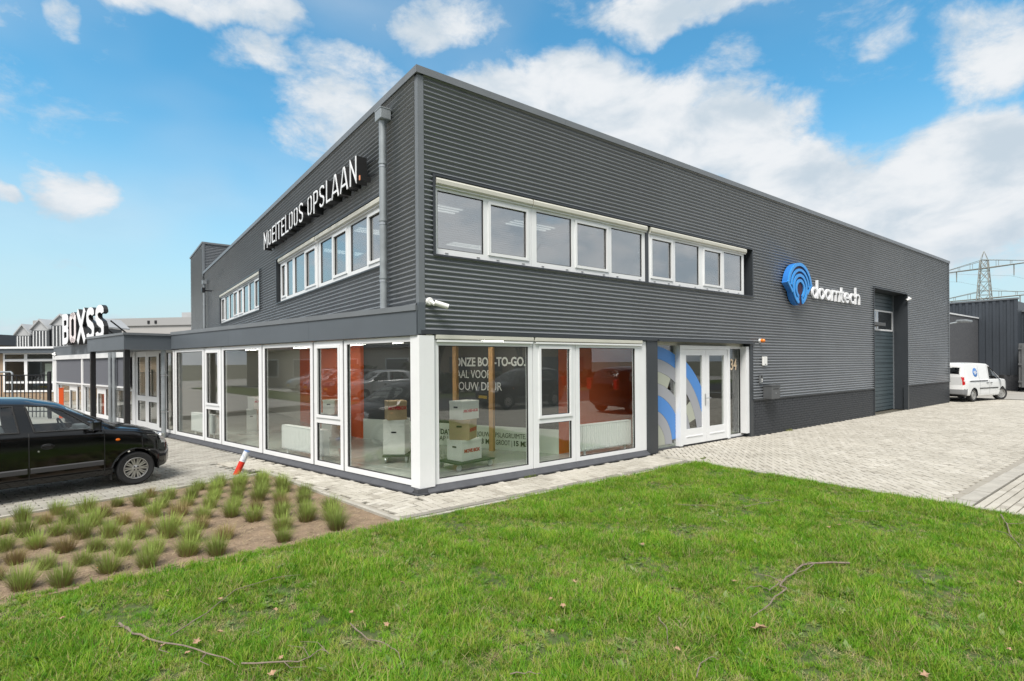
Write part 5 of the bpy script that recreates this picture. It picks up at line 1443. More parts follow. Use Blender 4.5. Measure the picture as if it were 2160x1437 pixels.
for z, off in ((32.0, 8), (32.0, -8), (21.2, 11), (21.2, -11)):
    p0 = Vector((259 + .217 * off, 44 + .976 * off, z)); pts = []
    for k in range(-12, 13):
        t = k / 12; pts.append((p0.x + .976 * 170 * t, p0.y - .217 * 170 * t, z - 3.5 * (1 - (1 - abs(t)) ** 2) * .9 - abs(t) * 2))
    o = MB().tube(pts, .035, 4).build('power_line', PY); tag(o, 'thin power line on the %s end of the %s pylon arm' % ('far' if off > 0 else 'near', 'upper' if z > 30 else 'lower'), 'cable', 'power lines')

# ------------------------------------------------------------ neighbours to the left
wg_ = thing('low_wing', 'low flat-roofed brick wing with white-framed windows behind the railing', 'building', (-8, 29, 0))
FW_ = Fr(-5.75, 28.15, 142.7, 1)       # runs to the left across the view
BRN = brick_mat('brown_brick_far', (0.30, 0.20, 0.12), (0.36, 0.25, 0.16), (0.32, 0.29, 0.24))
w = MB(FW_); w.box(-1.2, 16, -4, -0.08, 0, 0.66).box(2.85, 16, -4, -0.08, .66, 2.62).box(-1.2, 2.85, -4, -3.8, .66, 2.62)
w.build('wall', BRN, wg_)
f = MB(FW_); f.box(-1.2, 16, -4, 0.25, 2.64, 2.86); f.build('fascia', FASCIA, wg_)
fbox(FW_, 'gutter', -1.2, 16, -.02, 0.32, 2.86, 2.96, WHITE, wg_)
glazing(FW_, 'window', wg_, -1.2, 2.85, 0.66, 2.64, [(-1.1, 0.22, [(0.75, 1.10, False), (1.20, 2.22, False), (2.34, 2.58, False)]), (0.34, 1.62, [(0.75, 1.10, False), (1.20, 2.22, False), (2.34, 2.58, False)]), (1.78, 2.76, [(0.75, 1.10, False), (1.20, 2.22, False), (2.34, 2.58, False)])], -0.04)
fbox(FW_, 'inner_wall', -1.2, 2.85, -1.5, -1.4, .1, 2.6, DARKROOM, wg_)
bl = MB(FW_); bl.box(-.6, 0.0, -.5, -.48, 1.2, 1.9).box(.6, 1.1, -.5, -.48, 1.1, 2.1); bl.build('window_blind', WALLW, wg_)
# three gabled roof lights in a row, far behind
GW = mat('grey_roof_metal', (0.42, 0.43, 0.44), 0.6, noise=(.8, .15))
for k, (x, y, zz, sc_) in enumerate(((-6.9, 51.9, 6.40, 1.05), (-8.3, 52.9, 5.98, .95), (-9.45, 53.7, 5.55, .82))):
    t = thing('gabled_shed', ('largest', 'middle', 'smallest')[k] + ' of three grey gabled sheds in a row beyond the low wing', 'shed', (x, y, 0), group='gabled sheds')
    f = Fr(x, y, -37, -1); hw_ = .78 * sc_ + .05
    MB(f).box(-hw_ + .05, hw_ - .05, -6, -.04, 0, zz - 1.0).build('wall', mat('shed_dark', (0.06, 0.065, 0.07), .6), t)
    MB(f).poly([(-hw_ + .06, zz - 1.0), (hw_ - .06, zz - 1.0), (0, zz - .1)], -.3, -.04).build('gable', GW, t)
    for s in (-1, 1):
        p = [(0, zz), (s * (hw_ + .02), zz - .85), (s * (hw_ + .02), zz - .97), (0, zz - .13)]
        MB(f).poly(p if s > 0 else p[::-1], -7, .12).build('roof_slope', GW, t)
    for i in range(5): fbox(f, 'window_bar', -hw_ + .2 + i * .28 * sc_, -hw_ + .26 + i * .28 * sc_, -.04, .02, 2.5, zz - 1.05, WHITE, t)
hl = thing('pale_warehouse', 'long pale grey warehouse roof seen behind the extension', 'building', (0, 66, 0))
f = Fr(-4.9, 70.0, -46, -1)
MB(f).box(-8, 26, -14, 0, 0, 6.4).build('wall', mat('pale_panel', (0.42, 0.41, 0.40), .7, noise=(.4, .08)), hl)
fbox(f, 'roof_edge', -8.1, 26.1, -14.1, .15, 6.4, 7.25, mat('roof_edge_grey', (0.35, 0.35, 0.35), .6), hl)
for u in (7.0, 7.9): fbox(f, 'vent', u, u + .28, .15, .2, 6.6, 6.95, BLACK, hl)
fbox(f, 'roof_unit', 10.3, 11.6, -2, -1, 7.25, 7.9, GW, hl)
fh = thing('far_house', 'dark tiled roof of a distant building at the left edge', 'building', (-20, 90, 0))
f = Fr(-24, 92, -37, -1); MB(f).box(-10, 11, -10, 0, 0, 4.6).build('wall', BRN, fh); MB(f).poly([(-10.3, 4.6), (11.3, 4.6), (11.0, 6.0), (-10, 6.0)], -10, .3).build('roof', mat('dark_tile', (0.07, 0.072, 0.08), .7), fh)

# railing
rl_ = thing('railing', 'black iron railing in front of the low brick wing', 'fence', (-6.3, 19.8, 0))
f = Fr(-5.5, 19.3, 142.7, 1)
for z in (0.25, 1.62): fbox(f, 'rail', 0, 7, -.02, .02, z, z + .04, BLACK, rl_)
for i in range(48):
    u = .1 + i * .145; MB(f).box(u - .01, u + .01, -.011, .011, .05, 1.75 if i % 5 == 0 else 1.62).build('bar', BLACK, rl_)
for u in (.02, 3.5): fbox(f, 'post', u - .04, u + .04, -.04, .04, 0, 1.78, BLACK, rl_)
o = MB(f).tube([(1.9, -.5, 0), (1.9, -.5, 1.70), (1.95, -.5, 1.76), (2.9, -.5, 1.76)], .035, 8).build('steel_hoop', ZINC); tag(o, 'galvanised steel hoop barrier behind the railing', 'barrier')
ps = thing('marker_post', 'orange marker post at the end of the railing', 'post', (-5.15, 19.1, 0))
MB().box(-5.24, -5.10, 19.03, 19.17, 0, 1.13, 0, .01).build('shaft', mat('orange_paint', (0.75, 0.10, 0.015), .45), ps); MB().box(-5.25, -5.09, 19.02, 19.18, 1.13, 1.15, 0, .006).build('cap', mat('orange_paint', (0, 0, 0)), ps)

# leaning red and white bollard
bo = thing('bollard', 'leaning bollard, red below and scuffed white above, at the bed corner', 'bollard', (-1.92, 3.46, 0))
bd = Vector((.17, -.03, .40)) ; b0 = Vector((-1.92, 3.46, 0))
RW_ = mat('bollard_white', (0.72, 0.74, 0.76), .5, noise=(18, .2), dirt=(22, .56, .62, (.15, .24, .5)))
MB().tube([tuple(b0 + bd * k) for k in (-.15, .0, .55)], .053, 16).build('red_band', mat('bollard_red', (0.66, 0.035, 0.015), .5, noise=(20, .2), dirt=(16, .62, .75, (.25, .05, .03))), bo, smooth=True)
MB().tube([tuple(b0 + bd * k) for k in (.551, .99)], .0535, 16).build('white_band', RW_, bo, smooth=True)
MB().tube([tuple(b0 + bd * k) for k in (.99, 1.03)], .049, 16).build('cap', mat('bollard_blue', (0.10, 0.20, 0.45), .5), bo, smooth=True)

# things across the street that only the panes show
hd_ = mat('hedge_leaf', (0.045, 0.065, 0.02), .9, noise=(8, .5), bump=(14, 1.0, .1))
def hedge(x0, x1, y, h, label, turn=False):
    b = MB(); n = int((x1 - x0) / .25)
    for i in range(n):
        for k in range(14):
            c = Vector((x0 + (i + random.random()) * .25, y + random.uniform(-.5, .5), random.uniform(.05, h))); s = random.uniform(.12, .25)
            a, d_ = Vector((random.uniform(-1, 1), random.uniform(-1, 1), random.uniform(-1, 1))).normalized() * s, Vector((random.uniform(-1, 1), random.uniform(-1, 1), random.uniform(-1, 1))).normalized() * s
            b.add([tuple(c - a - d_), tuple(c + a - d_), tuple(c + a + d_), tuple(c - a + d_)], [(0, 1, 2, 3)])
    if turn: b.v = [(p[1], p[0], p[2]) for p in b.v]
    o = b.build('hedge', hd_); tag(o, label, 'hedge')
hedge(-30, 30, -23, 1.2, 'clipped hedge along the far side of the street')
hedge(12, 15.5, -19.5, 2.2, 'tall clump of hedge before the pale house', True)
hedge(21, 24.5, -23.5, 1.8, 'low clump of hedge before the pale house', True)
bb = thing('street_building', 'long brick building across the street', 'building', (10, -40, 0))
w = MB(); w.box(-25, 45, -50, -40, 0, 5.5); w.build('wall', BRN, bb)
fbox(W0, 'roof', -25.5, 45.5, -50.5, -39.5, 5.5, 6.0, TRIM, bb)
for i in range(16): fbox(W0, 'window', -22 + i * 4.2, -19.5 + i * 4.2, -40.0, -39.93, 1.0, 2.6, DARKROOM, bb)
hs = thing('house', 'pale house beyond the yard, mirrored in the side panes', 'house', (-26, 30, 0))
MB().box(-34, -26, 18, 38, 0, 3.2).build('wall', mat('house_render', (0.45, 0.40, 0.33), .9), hs)
MB().poly([(-34.5, 3.2), (-25.5, 3.2), (-30, 7.0)], 17.5, 38.5).build('roof', mat('dark_tile', (0.07, 0.072, 0.08), .7), hs)
for y in (20, 25, 30, 34): fbox(W0, 'window_frame', -26.0, -25.95, y - .12, y + 2.12, .8, 2.4, WHITE, hs); fbox(W0, 'window', -25.95, -25.93, y, y + 2, .9, 2.3, DARKROOM, hs)
BARK = mat('tree_bark', (0.11, 0.085, 0.06), .9, noise=(6, .3))
def bare_tree(x, y, h, seed, label):
    rnd = random.Random(seed); t = thing('bare_tree', label, 'tree', (x, y, 0), group='bare trees along the street'); tr = MB(); cr = MB()
    def grow(p, d, L, r, lev):
        pts = [p]; q = p
        for k in range(4):
            d = (d + Vector((rnd.uniform(-.16, .16), rnd.uniform(-.16, .16), .05))).normalized(); q = q + d * L / 4; pts.append(q)
        (tr if lev < 1 else cr).tube([tuple(v) for v in pts], r, 5, r1=r * .55)
        if lev < 4:
            for k in range(4 if lev else 6):
                f_ = rnd.uniform(.4, 1.0); i = min(3, int(f_ * 4)); base = pts[i].lerp(pts[i + 1], f_ * 4 - i if i < 3 else .9)
                nd = (d + Vector((rnd.uniform(-1, 1), rnd.uniform(-1, 1), rnd.uniform(-.1, .7))) * .8).normalized()
                grow(base, nd, L * rnd.uniform(.5, .68), r * .5, lev + 1)
    grow(Vector((x, y, 0)), Vector((0, 0, 1)), h * .5, h * .022, 0)
    tr.build('trunk', BARK, t); cr.build('crown', BARK, t)
for i, (x, y, h) in enumerate(((12, -21, 8), (19, -21.5, 9), (4, -21, 8))): bare_tree(x, y, h, i, 'bare street tree beyond the street, mirrored in the door panes')

# ------------------------------------------------------------ planting bed
def blade(b, base, d, L, wd, bend, segs=3, tone=None):
    """one tapering curved blade"""
    side = Vector((-d.y, d.x, 0)); side = side.normalized() if side.length > 1e-4 else Vector((1, 0, 0))
    vs = []; p = Vector(base); dr = d.copy()
    for k in range(segs + 1):
        t = k / segs; h = wd * (1 - t) ** .7 / 2
        if k == segs: vs.append(tuple(p))
        else: vs += [tuple(p - side * h), tuple(p + side * h)]
        dr = (dr + Vector((d.x, d.y, 0)) * bend / segs - Vector((0, 0, bend * .35 / segs))).normalized(); p = p + dr * L / segs
    fs = [(2 * k, 2 * k + 1, 2 * k + 3, 2 * k + 2) for k in range(segs - 1)] + [(2 * segs - 2, 2 * segs - 1, 2 * segs)]
    b.add(vs, fs, 0, tone)
def tuft_mat(name, base, mid, tip):
    m = bpy.data.materials.new(name); m.use_nodes = True; N, L = m.node_tree.nodes, m.node_tree.links
    p = N['Principled BSDF']; p.inputs['Roughness'].default_value = .6; p.inputs['Specular IOR Level'].default_value = .25
    tc = N.new('ShaderNodeTexCoord'); s = N.new('ShaderNodeSeparateXYZ'); L.new(tc.outputs['Object'], s.inputs[0])
    at = N.new('ShaderNodeAttribute'); at.attribute_name = 'tone'
    ma = N.new('ShaderNodeMath'); ma.operation = 'MULTIPLY_ADD'; L.new(s.outputs['Z'], ma.inputs[0]); ma.inputs[1].default_value = 2.6; 
    mb_ = N.new('ShaderNodeMath'); mb_.operation = 'MULTIPLY_ADD'; L.new(at.outputs['Fac'], mb_.inputs[0]); mb_.inputs[1].default_value = .55; mb_.inputs[2].default_value = -.22
    L.new(mb_.outputs[0], ma.inputs[2])
    r = N.new('ShaderNodeValToRGB'); L.new(ma.outputs[0], r.inputs['Fac']); e = r.color_ramp.elements
    e[0].position = .05; e[0].color = (*base, 1); e[1].position = .9; e[1].color = (*tip, 1); q = e.new(.38); q.color = (*mid, 1)
    oi = N.new('ShaderNodeObjectInfo'); hs_ = N.new('ShaderNodeHueSaturation'); L.new(r.outputs[0], hs_.inputs['Color'])
    mr = N.new('ShaderNodeMapRange'); L.new(oi.outputs['Random'], mr.inputs['Value']); mr.inputs['To Min'].default_value = .75; mr.inputs['To Max'].default_value = 1.2; L.new(mr.outputs[0], hs_.inputs['Value'])
    L.new(hs_.outputs[0], p.inputs['Base Color'])
    tr = N.new('ShaderNodeBsdfTranslucent'); L.new(hs_.outputs[0], tr.inputs['Color']); ms = N.new('ShaderNodeMixShader'); ms.inputs[0].default_value = .3
    L.new(p.outputs[0], ms.inputs[1]); L.new(tr.outputs[0], ms.inputs[2]); L.new(ms.outputs[0], N['Material Output'].inputs['Surface'])
    return m
TGREEN = tuft_mat('tuft_green', (0.23, 0.165, 0.08), (0.24, 0.31, 0.07), (0.36, 0.49, 0.11))
TDRY = tuft_mat('tuft_dry', (0.23, 0.15, 0.08), (0.30, 0.245, 0.10), (0.36, 0.36, 0.14))
def tuft_mesh(seed, m, n=330, h=.30, spread=.075):
    rnd = random.Random(seed); b = MB()
    for k in range(n):
        a = rnd.uniform(0, 2 * math.pi); r = spread * math.sqrt(rnd.random())
        lean = rnd.uniform(.08, .78) * (.4 + .6 * r / spread)
        d = Vector((math.cos(a) * lean, math.sin(a) * lean, 1)).normalized()
        blade(b, (r * math.cos(a), r * math.sin(a), 0), d, h * rnd.uniform(.55, 1.1), rnd.uniform(.0035, .0055), rnd.uniform(.1, .55), 3, rnd.random())
    me = b.mesh('grass_tuft', m, tones=True); return me
GT = [tuft_mesh(i, TGREEN, 460, .27 + .03 * (i % 3), .085) for i in range(5)]; DT = [tuft_mesh(20 + i, TDRY, 420, .22 + .03 * (i % 2), .09) for i in range(3)]
bedp = [BA, BB, BC, BD]
rt = random.Random(11)
ORD = ['first', 'second', 'third', 'fourth', 'fifth', 'sixth', 'seventh', 'eighth', 'ninth', 'tenth', 'eleventh', 'twelfth', 'thirteenth', 'fourteenth', 'fifteenth', 'sixteenth', 'seventeenth', 'eighteenth', 'nineteenth', 'twentieth', 'twenty-first', 'twenty-second', 'twenty-third', 'twenty-fourth', 'twenty-fifth', 'twenty-sixth']
for k in range(26):
    nth = 0
    for j in range(-1, 10):
        s = j * .50 + rt.uniform(-.05, .05) + (.12 if k % 2 else 0)
        x, y = -1.60 - .315 * k + .24 * s + rt.uniform(-.02, .02), -.93 + .97 * s
        if not (inside((x, y), bedp) and inside((x + .14, y + .02), bedp) and inside((x, y + .16), bedp) and y > YC + .08): continue
        if rt.random() < .05: continue
        near = y < -.3; dry = rt.random() < (.10 if x > -2.6 else .24) * (0.5 if near else 1)
        o = put('grass_tuft', rt.choice(DT if dry else GT))
        sc_ = rt.uniform(.74, 1.02) * (1.0 if x > -3.6 else .95)
        o.location = (x, y, -.005); o.rotation_euler = (rt.uniform(-.1, .1), rt.uniform(-.1, .1), rt.uniform(0, 6.3)); o.scale = (sc_, sc_, sc_ * rt.uniform(.85, 1.05))
        pos = ', %s from the lawn in the %s row from the paving' % (ORD[nth], ORD[k]); nth += 1
        if dry: tag(o, 'brownish dry grass tuft' + pos, 'grass tuft', 'dry ornamental grass tufts in the bed')
        else: tag(o, 'fresh green grass tuft' + pos, 'grass tuft', 'green ornamental grass tufts in the bed')
# litter in the bed
b = MB(); rl2 = random.Random(5)
STRAW = mat('straw', (0.42, 0.33, 0.20), .85, noise=(9, .4))
for k in range(5200):
    x, y = rl2.uniform(-8, -.9), rl2.uniform(YC, 3)
    if not inside((x, y), bedp): continue
    a = rl2.uniform(0, math.pi); L = rl2.uniform(.015, .07); d = Vector((math.cos(a), math.sin(a), rl2.uniform(-.1, .25))); n = Vector((-d.y, d.x, .3)).normalized() * rl2.uniform(.0012, .003)
    c = Vector((x, y, .008)); b.add([tuple(c - d * L - n), tuple(c + d * L - n), tuple(c + d * L + n), tuple(c - d * L + n)], [(0, 1, 2, 3)])
o = b.build('straw_litter', STRAW); tag(o, 'dry straw and chaff scattered over the bed soil', 'straw', kind='stuff')
b = MB()
for k in range(1500):
    x, y = rl2.uniform(-8, -.9), rl2.uniform(YC, 3)
    if not inside((x, y), bedp): continue
    r = rl2.uniform(.004, .020); vs = [(x + r * rl2.uniform(.6, 1.2) * math.cos(t), y + r * rl2.uniform(.6, 1.2) * math.sin(t), 0.0) for t in (0, 1.25, 2.5, 3.8, 5.0)] + [(x, y, r * rl2.uniform(.5, .9))]
    b.add(vs, [(i, (i + 1) % 5, 5) for i in range(5)])
o = b.build('soil_crumb', SOIL); tag(o, 'small crumbs and stones lying on the bed soil', 'soil', kind='stuff')

# ------------------------------------------------------------ lawn
GRASS = mat('grass_blade', (1, 1, 1), .55, spec=.25, translucent=.35, noise=(1.5, .32),
            rnd=[(0.0, (0.085, 0.26, 0.012)), (0.35, (0.165, 0.38, 0.018)), (0.64, (0.255, 0.44, 0.028)), (0.87, (0.39, 0.44, 0.075)), (1.0, (0.45, 0.38, 0.20))])
WEED = mat('weed_leaf', (0.11, 0.19, 0.05), .5, spec=.3, translucent=.25, rnd=[(0.0, (0.105, 0.19, 0.04)), (0.5, (0.16, 0.24, 0.07)), (1.0, (0.24, 0.28, 0.12))])
src = bpy.data.collections.new('grass_sources'); wsrc = bpy.data.collections.new('weed_sources')
def source(i, me, c):
    o = bpy.data.objects.new('blade_clump', me); c.objects.link(o); return o
for i in range(7):
    rnd = random.Random(100 + i); b = MB()
    long = .066 if i < 5 else .12
    for k in range(26 if i < 5 else 12):
        a = rnd.uniform(0, 2 * math.pi); r = .05 * math.sqrt(rnd.random()); lean = rnd.uniform(.15, 1.3)
        a2 = rnd.uniform(0, 2 * math.pi)
        blade(b, (r * math.cos(a), r * math.sin(a), 0), Vector((math.cos(a2) * lean, math.sin(a2) * lean, 1)).normalized(), long * rnd.uniform(.45, 1.1), rnd.uniform(.0038, .0065), rnd.uniform(.1, 1.0), 3)
    source(i, b.mesh('blade_clump', GRASS), src)
for i in range(4):
    rnd = random.Random(200 + i); b = MB()
    for k in range(9 + i * 3):
        a = k * 2.4 + rnd.uniform(-.3, .3); L = rnd.uniform(.04, .10); wd = L * rnd.uniform(.18, .4); up = rnd.uniform(.15, .7)
        d = Vector((math.cos(a), math.sin(a), up)).normalized(); s_ = Vector((-math.sin(a), math.cos(a), 0)) * wd / 2
        p = [Vector((0, 0, .005)), d * L * .5 + s_, d * L - Vector((0, 0, L * .12)), d * L * .5 - s_]
        b.add([tuple(q) for q in p], [(0, 1, 2), (0, 2, 3)])
    source(i, b.mesh('weed_rosette', WEED), wsrc)
def scatter(name, poly, coll, density, smin, smax, label, cat, seed, nscale, nlo, nhi, tilt=.25):
    me = bpy.data.meshes.new(name); me.from_pydata([(x, y, -.002) for x, y in poly], [], [tuple(range(len(poly)))])
    o = put(name, me); tag(o, label, cat, kind='stuff')
    ng = bpy.data.node_groups.new(name, 'GeometryNodeTree')
    ng.interface.new_socket('Geometry', in_out='INPUT', socket_type='NodeSocketGeometry'); ng.interface.new_socket('Geometry', in_out='OUTPUT', socket_type='NodeSocketGeometry')
    N, L = ng.nodes, ng.links
    gi, go = N.new('NodeGroupInput'), N.new('NodeGroupOutput')
    dp = N.new('GeometryNodeDistributePointsOnFaces'); dp.inputs['Seed'].default_value = seed
    L.new(gi.outputs[0], dp.inputs['Mesh'])
    nz = N.new('ShaderNodeTexNoise'); nz.inputs['Scale'].default_value = nscale; nz.inputs['Detail'].default_value = 3
    # candidates spread evenly, then thinned by noise
    dp.inputs['Density'].default_value = density
    mr = N.new('ShaderNodeMapRange'); mr.inputs['From Min'].default_value = .36; mr.inputs['From Max'].default_value = .60; mr.inputs['To Min'].default_value = nlo; mr.inputs['To Max'].default_value = nhi
    L.new(nz.outputs['Fac'], mr.inputs['Value'])
    rb_ = N.new('FunctionNodeRandomValue'); rb_.data_type = 'FLOAT'; rb_.inputs['Seed'].default_value = seed + 1
    cp = N.new('FunctionNodeCompare'); cp.data_type = 'FLOAT'; cp.operation = 'LESS_THAN'
    rout = [q for q in rb_.outputs if q.type == 'VALUE'][0]
    L.new(rout, cp.inputs[0]); L.new(mr.outputs[0], cp.inputs[1])
    ci = N.new('GeometryNodeCollectionInfo'); ci.inputs['Collection'].default_value = coll; ci.inputs['Separate Children'].default_value = True; ci.inputs['Reset Children'].default_value = True
    ip = N.new('GeometryNodeInstanceOnPoints'); L.new(dp.outputs['Points'], ip.inputs['Points']); L.new(ci.outputs[0], ip.inputs['Instance']); ip.inputs['Pick Instance'].default_value = True
    L.new(cp.outputs[0], ip.inputs['Selection'])
    rv = N.new('FunctionNodeRandomValue'); rv.data_type = 'FLOAT_VECTOR'; rv.inputs[0].default_value = (-tilt, -tilt, 0); rv.inputs[1].default_value = (tilt, tilt, 6.283); rv.inputs['Seed'].default_value = seed + 2
    L.new([q for q in rv.outputs if q.type == 'VECTOR'][0], ip.inputs['Rotation'])
    rs = N.new('FunctionNodeRandomValue'); rs.data_type = 'FLOAT'; rs.inputs[2].default_value = smin; rs.inputs[3].default_value = smax; rs.inputs['Seed'].default_value = seed + 3
    n2 = N.new('ShaderNodeTexNoise'); n2.inputs['Scale'].default_value = 1.3; n2.inputs['Detail'].default_value = 2
    m2 = N.new('ShaderNodeMapRange'); m2.inputs['From Min'].default_value = .3; m2.inputs['From Max'].default_value = .7; m2.inputs['To Min'].default_value = .45; m2.inputs['To Max'].default_value = 1.35; L.new(n2.outputs['Fac'], m2.inputs['Value'])
    mm = N.new('ShaderNodeMath'); mm.operation = 'MULTIPLY'; L.new([q for q in rs.outputs if q.type == 'VALUE'][0], mm.inputs[0]); L.new(m2.outputs[0], mm.inputs[1])
    L.new(mm.outputs[0], ip.inputs['Scale'])
    L.new(ip.outputs[0], go.inputs[0])
    md = o.modifiers.new('scatter', 'NODES'); md.node_group = ng
    return o
lawnp = [(-9.5, -8.6), (XK - .02, -8.6), (XK - .02, YC - .03), (-9.5, YC - .03)]
scatter('grass', lawnp, src, 1150, .65, 1.25, 'short green grass with dry patches covering the lawn', 'grass', 3, 1.3, .42, 1.15)
scatter('lawn_weeds', lawnp, wsrc, 60, .5, 1.3, 'broad-leaved weeds scattered through the lawn', 'weeds', 9, .8, .05, .9, .15)
THATCH = mat('dry_thatch', (0.40, 0.33, 0.18), .8, translucent=.2, rnd=[(0, (.30, .23, .12)), (.5, (.42, .37, .18)), (1, (.33, .34, .12))])
tsrc = bpy.data.collections.new('thatch_sources')
for i in range(3):
    rnd = random.Random(700 + i); b = MB()
    for k in range(16):
        a = rnd.uniform(0, 6.3); r = .06 * math.sqrt(rnd.random()); a2 = rnd.uniform(0, 6.3); lean = rnd.uniform(.9, 3.0)
        blade(b, (r * math.cos(a), r * math.sin(a), .004), Vector((math.cos(a2) * lean, math.sin(a2) * lean, 1)).normalized(), rnd.uniform(.04, .10), rnd.uniform(.003, .005), rnd.uniform(0, .6), 2)
    source(i, b.mesh('thatch_clump', THATCH), tsrc)
scatter('dry_thatch', lawnp, tsrc, 480, .6, 1.2, 'dry straw-coloured thatch showing in patches of the lawn', 'thatch', 31, 1.7, -.25, .95, .15)
edge = [(-9.5, YC - .06), (-.6, YC - .06), (XK + .02, YC - .06), (XK + .02, YC + .05), (-.6, YC + .05), (-1.2, YC + .10), (-9.5, YC + .12)]
scatter('edge_grass', edge, src, 420, .5, 1.0, 'ragged grass growing over the edge of the lawn', 'grass', 13, 3.0, .2, 1.1)
# weeds in the paving joints
JW = mat('joint_weed', (0.14, 0.20, 0.04), .7, translucent=.2, rnd=[(0, (.13, .18, .03)), (1, (.25, .27, .06))])
for i, (x, y, s, lab) in enumerate(((2.05, -.10, 1.0, 'yellow-green moss clump at the foot of the front window sill'), (11.6, -.05, 1.2, 'small green weed at the foot of the brick plinth'), (5.9, -.99, .7, 'small weed by the corner of the lawn kerb'))):
    rnd = random.Random(300 + i); b = MB()
    for k in range(90):
        a = rnd.uniform(0, 6.3); r = .09 * s * math.sqrt(rnd.random())
        blade(b, (x + r * math.cos(a) * 1.6, y + r * math.sin(a) * .6, 0), Vector((rnd.uniform(-.8, .8), rnd.uniform(-.8, .8), 1)).normalized(), .06 * s * rnd.uniform(.4, 1.2), .007, .5, 2)
    o = b.build('paving_weed', JW); tag(o, lab, 'weed')

# fallen twigs and leaves on the lawn
TWIG = mat('twig_bark', (0.24, 0.19, 0.15), .85, noise=(30, .4))
TW_ = [[(-3.72, -2.29), (-3.65, -2.53), (-3.52, -2.76), (-3.37, -2.98), (-3.2, -3.28), (-3.13, -3.42)], [(-3.1, -3.46), (-2.88, -3.61), (-2.76, -3.67), (-2.65, -3.6), (-2.6, -3.67)], [(-2.35, -3.37), (-2.33, -3.68), (-2.25, -3.82), (-2.24, -3.97), (-2.29, -4.16)], [(-3.43, -2.75), (-3.18, -2.53), (-2.91, -2.18), (-2.6, -2.13), (-2.37, -2.15)], [(1.89, -5.17), (1.64, -5.01), (1.49, -4.92), (1.04, -4.98), (0.84, -5.02), (0.83, -5.08), (0.57, -5.11), (0.37, -5.15), (0.12, -5.15)], [(1.62, -4.99), (1.35, -4.99), (1.17, -4.96)], [(0.94, -4.97), (0.66, -5.02), (0.7, -4.92), (0.57, -4.86)], [(5.06, -5.69), (4.62, -5.83), (4.19, -5.92), (3.69, -6.1)], [(-0.47, -4.74), (-0.54, -4.86), (-0.63, -4.94), (-0.71, -5.0)], [(-0.9, -5.35), (-0.75, -5.28), (-0.66, -5.28), (-0.6, -5.32)], [(-1.78, -4.62), (-1.68, -4.69), (-1.62, -4.76)], [(3.87, -4.53), (4.1, -4.7)], [(2.04, -5.69), (1.89, -5.77)], [(-0.38, -4.86), (-0.43, -4.91)], [(2.36, -2.9), (2.63, -3.17), (2.71, -3.3)], [(2.97, -3.51), (3.3, -3.59), (3.81, -3.65)], [(5.36, -3.81), (5.17, -3.85), (4.92, -4.1)]]
labs = ['long curved fallen branch at the lower left of the lawn', 'forked fallen twig right of the long branch', 'crooked fallen twig near the middle of the lawn', 'thin straight twig lying towards the planting bed', 'large crooked branch on the right half of the lawn', 'short side twig beside the large crooked branch', 'thin curled twig left of the large crooked branch', 'thick fallen stick by the kerb of the parking bays', 'short bent twig in the front of the lawn', 'curled twig at the front edge of the lawn', 'small straight twig at the bottom middle of the lawn', 'short twig near the kerb at right', 'tiny twig right of the large crooked branch', 'tiny twig beside the short bent one', 'pale stick on the lawn below the entrance', 'forked pale stick on the lawn below the driveway', 'curled twig at the driveway kerb']
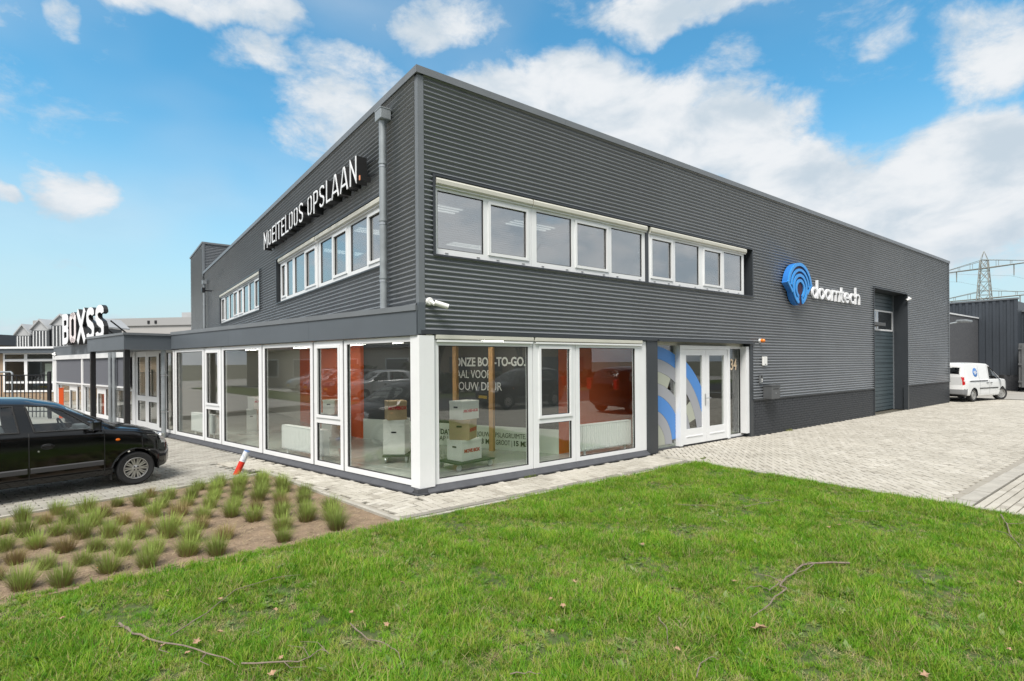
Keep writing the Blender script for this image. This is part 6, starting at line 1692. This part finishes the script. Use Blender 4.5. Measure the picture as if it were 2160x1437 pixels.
for i, pts in enumerate(TW_):
    rnd = random.Random(400 + i); P = []
    for (xa, ya), (xb, yb) in zip(pts[:-1], pts[1:]):
        for k in range(3):
            t = k / 3; P.append((xa + (xb - xa) * t + rnd.uniform(-.006, .006), ya + (yb - ya) * t + rnd.uniform(-.006, .006), .045 + rnd.uniform(0, .015)))
    P.append((*pts[-1], .04))
    r = (.0085, .006, .005, .0045, .010, .005, .0045, .009)[i] if i < 8 else .0045
    b = MB(); b.tube(P, r, 6, r1=r * .4)
    if i in (0, 4, 1, 15, 7):
        for n in range(3):
            q = Vector(P[min(len(P) - 2, 3 + n * 4)]); a = rnd.uniform(0, 6.3); b.tube([tuple(q), tuple(q + Vector((math.cos(a), math.sin(a), .12)) * .12), tuple(q + Vector((math.cos(a + .4), math.sin(a + .4), .1)) * .22)], r * .5, 5, r1=r * .2)
    o = b.build('fallen_twig', TWIG, smooth=True); tag(o, labs[i], 'twig', 'fallen twigs on the lawn')
LEAF = mat('dead_leaf', (0.42, 0.27, 0.17), .8, noise=(25, .35)); LV = [(-0.91, -4.15), (0.73, -3.62), (-0.04, -5.3), (0.59, -4.73), (0.13, -4.65), (-0.9, -4.0), (0.69, -5.93), (-0.51, -3.87), (-1.24, -4.39), (-0.74, -5.1), (1.0, -6.46), (0.21, -6.21), (-0.32, -4.44), (3.05, -4.63), (2.86, -4.6), (2.5, -6.27), (-3.14, -2.92), (-2.28, -3.22), (-1.72, -2.94), (-3.3, -2.97), (-3.36, -3.1), (-3.58, -2.73), (-3.49, -2.88), (-2.88, -3.55), (-4.07, -1.93), (-3.38, -1.85), (-3.05, -2.31), (-2.97, -3.71), (-2.74, -2.8), (-2.14, -3.56)]
lm_ = []
for i in range(4):
    rnd = random.Random(500 + i); b = MB(); n = 11; ring = []
    for k in range(n):
        a = 2 * math.pi * k / n; r = .032 * (1.15 if k % 2 else .62) * rnd.uniform(.8, 1.15); ring.append((r * math.cos(a) * 1.3, r * math.sin(a), .008 + rnd.uniform(0, .02)))
    b.add(ring + [(0, 0, .004)], [(k, (k + 1) % n, n) for k in range(n)]); lm_.append(b.mesh('dead_leaf', LEAF))
for i, (x, y) in enumerate(LV):
    o = put('dead_leaf', lm_[i % 4]); o.location = (x, y, .055); s = 1.5 if i == 2 else rt.uniform(.42, .75); o.scale = (s, s, s); o.rotation_euler = (rt.uniform(-.4, .4), rt.uniform(-.4, .4), rt.uniform(0, 6))
    tag(o, 'large curled brown leaf on the right half of the lawn' if i == 2 else 'small curled dead leaf lying in the grass', 'leaf', 'dead leaves on the lawn')
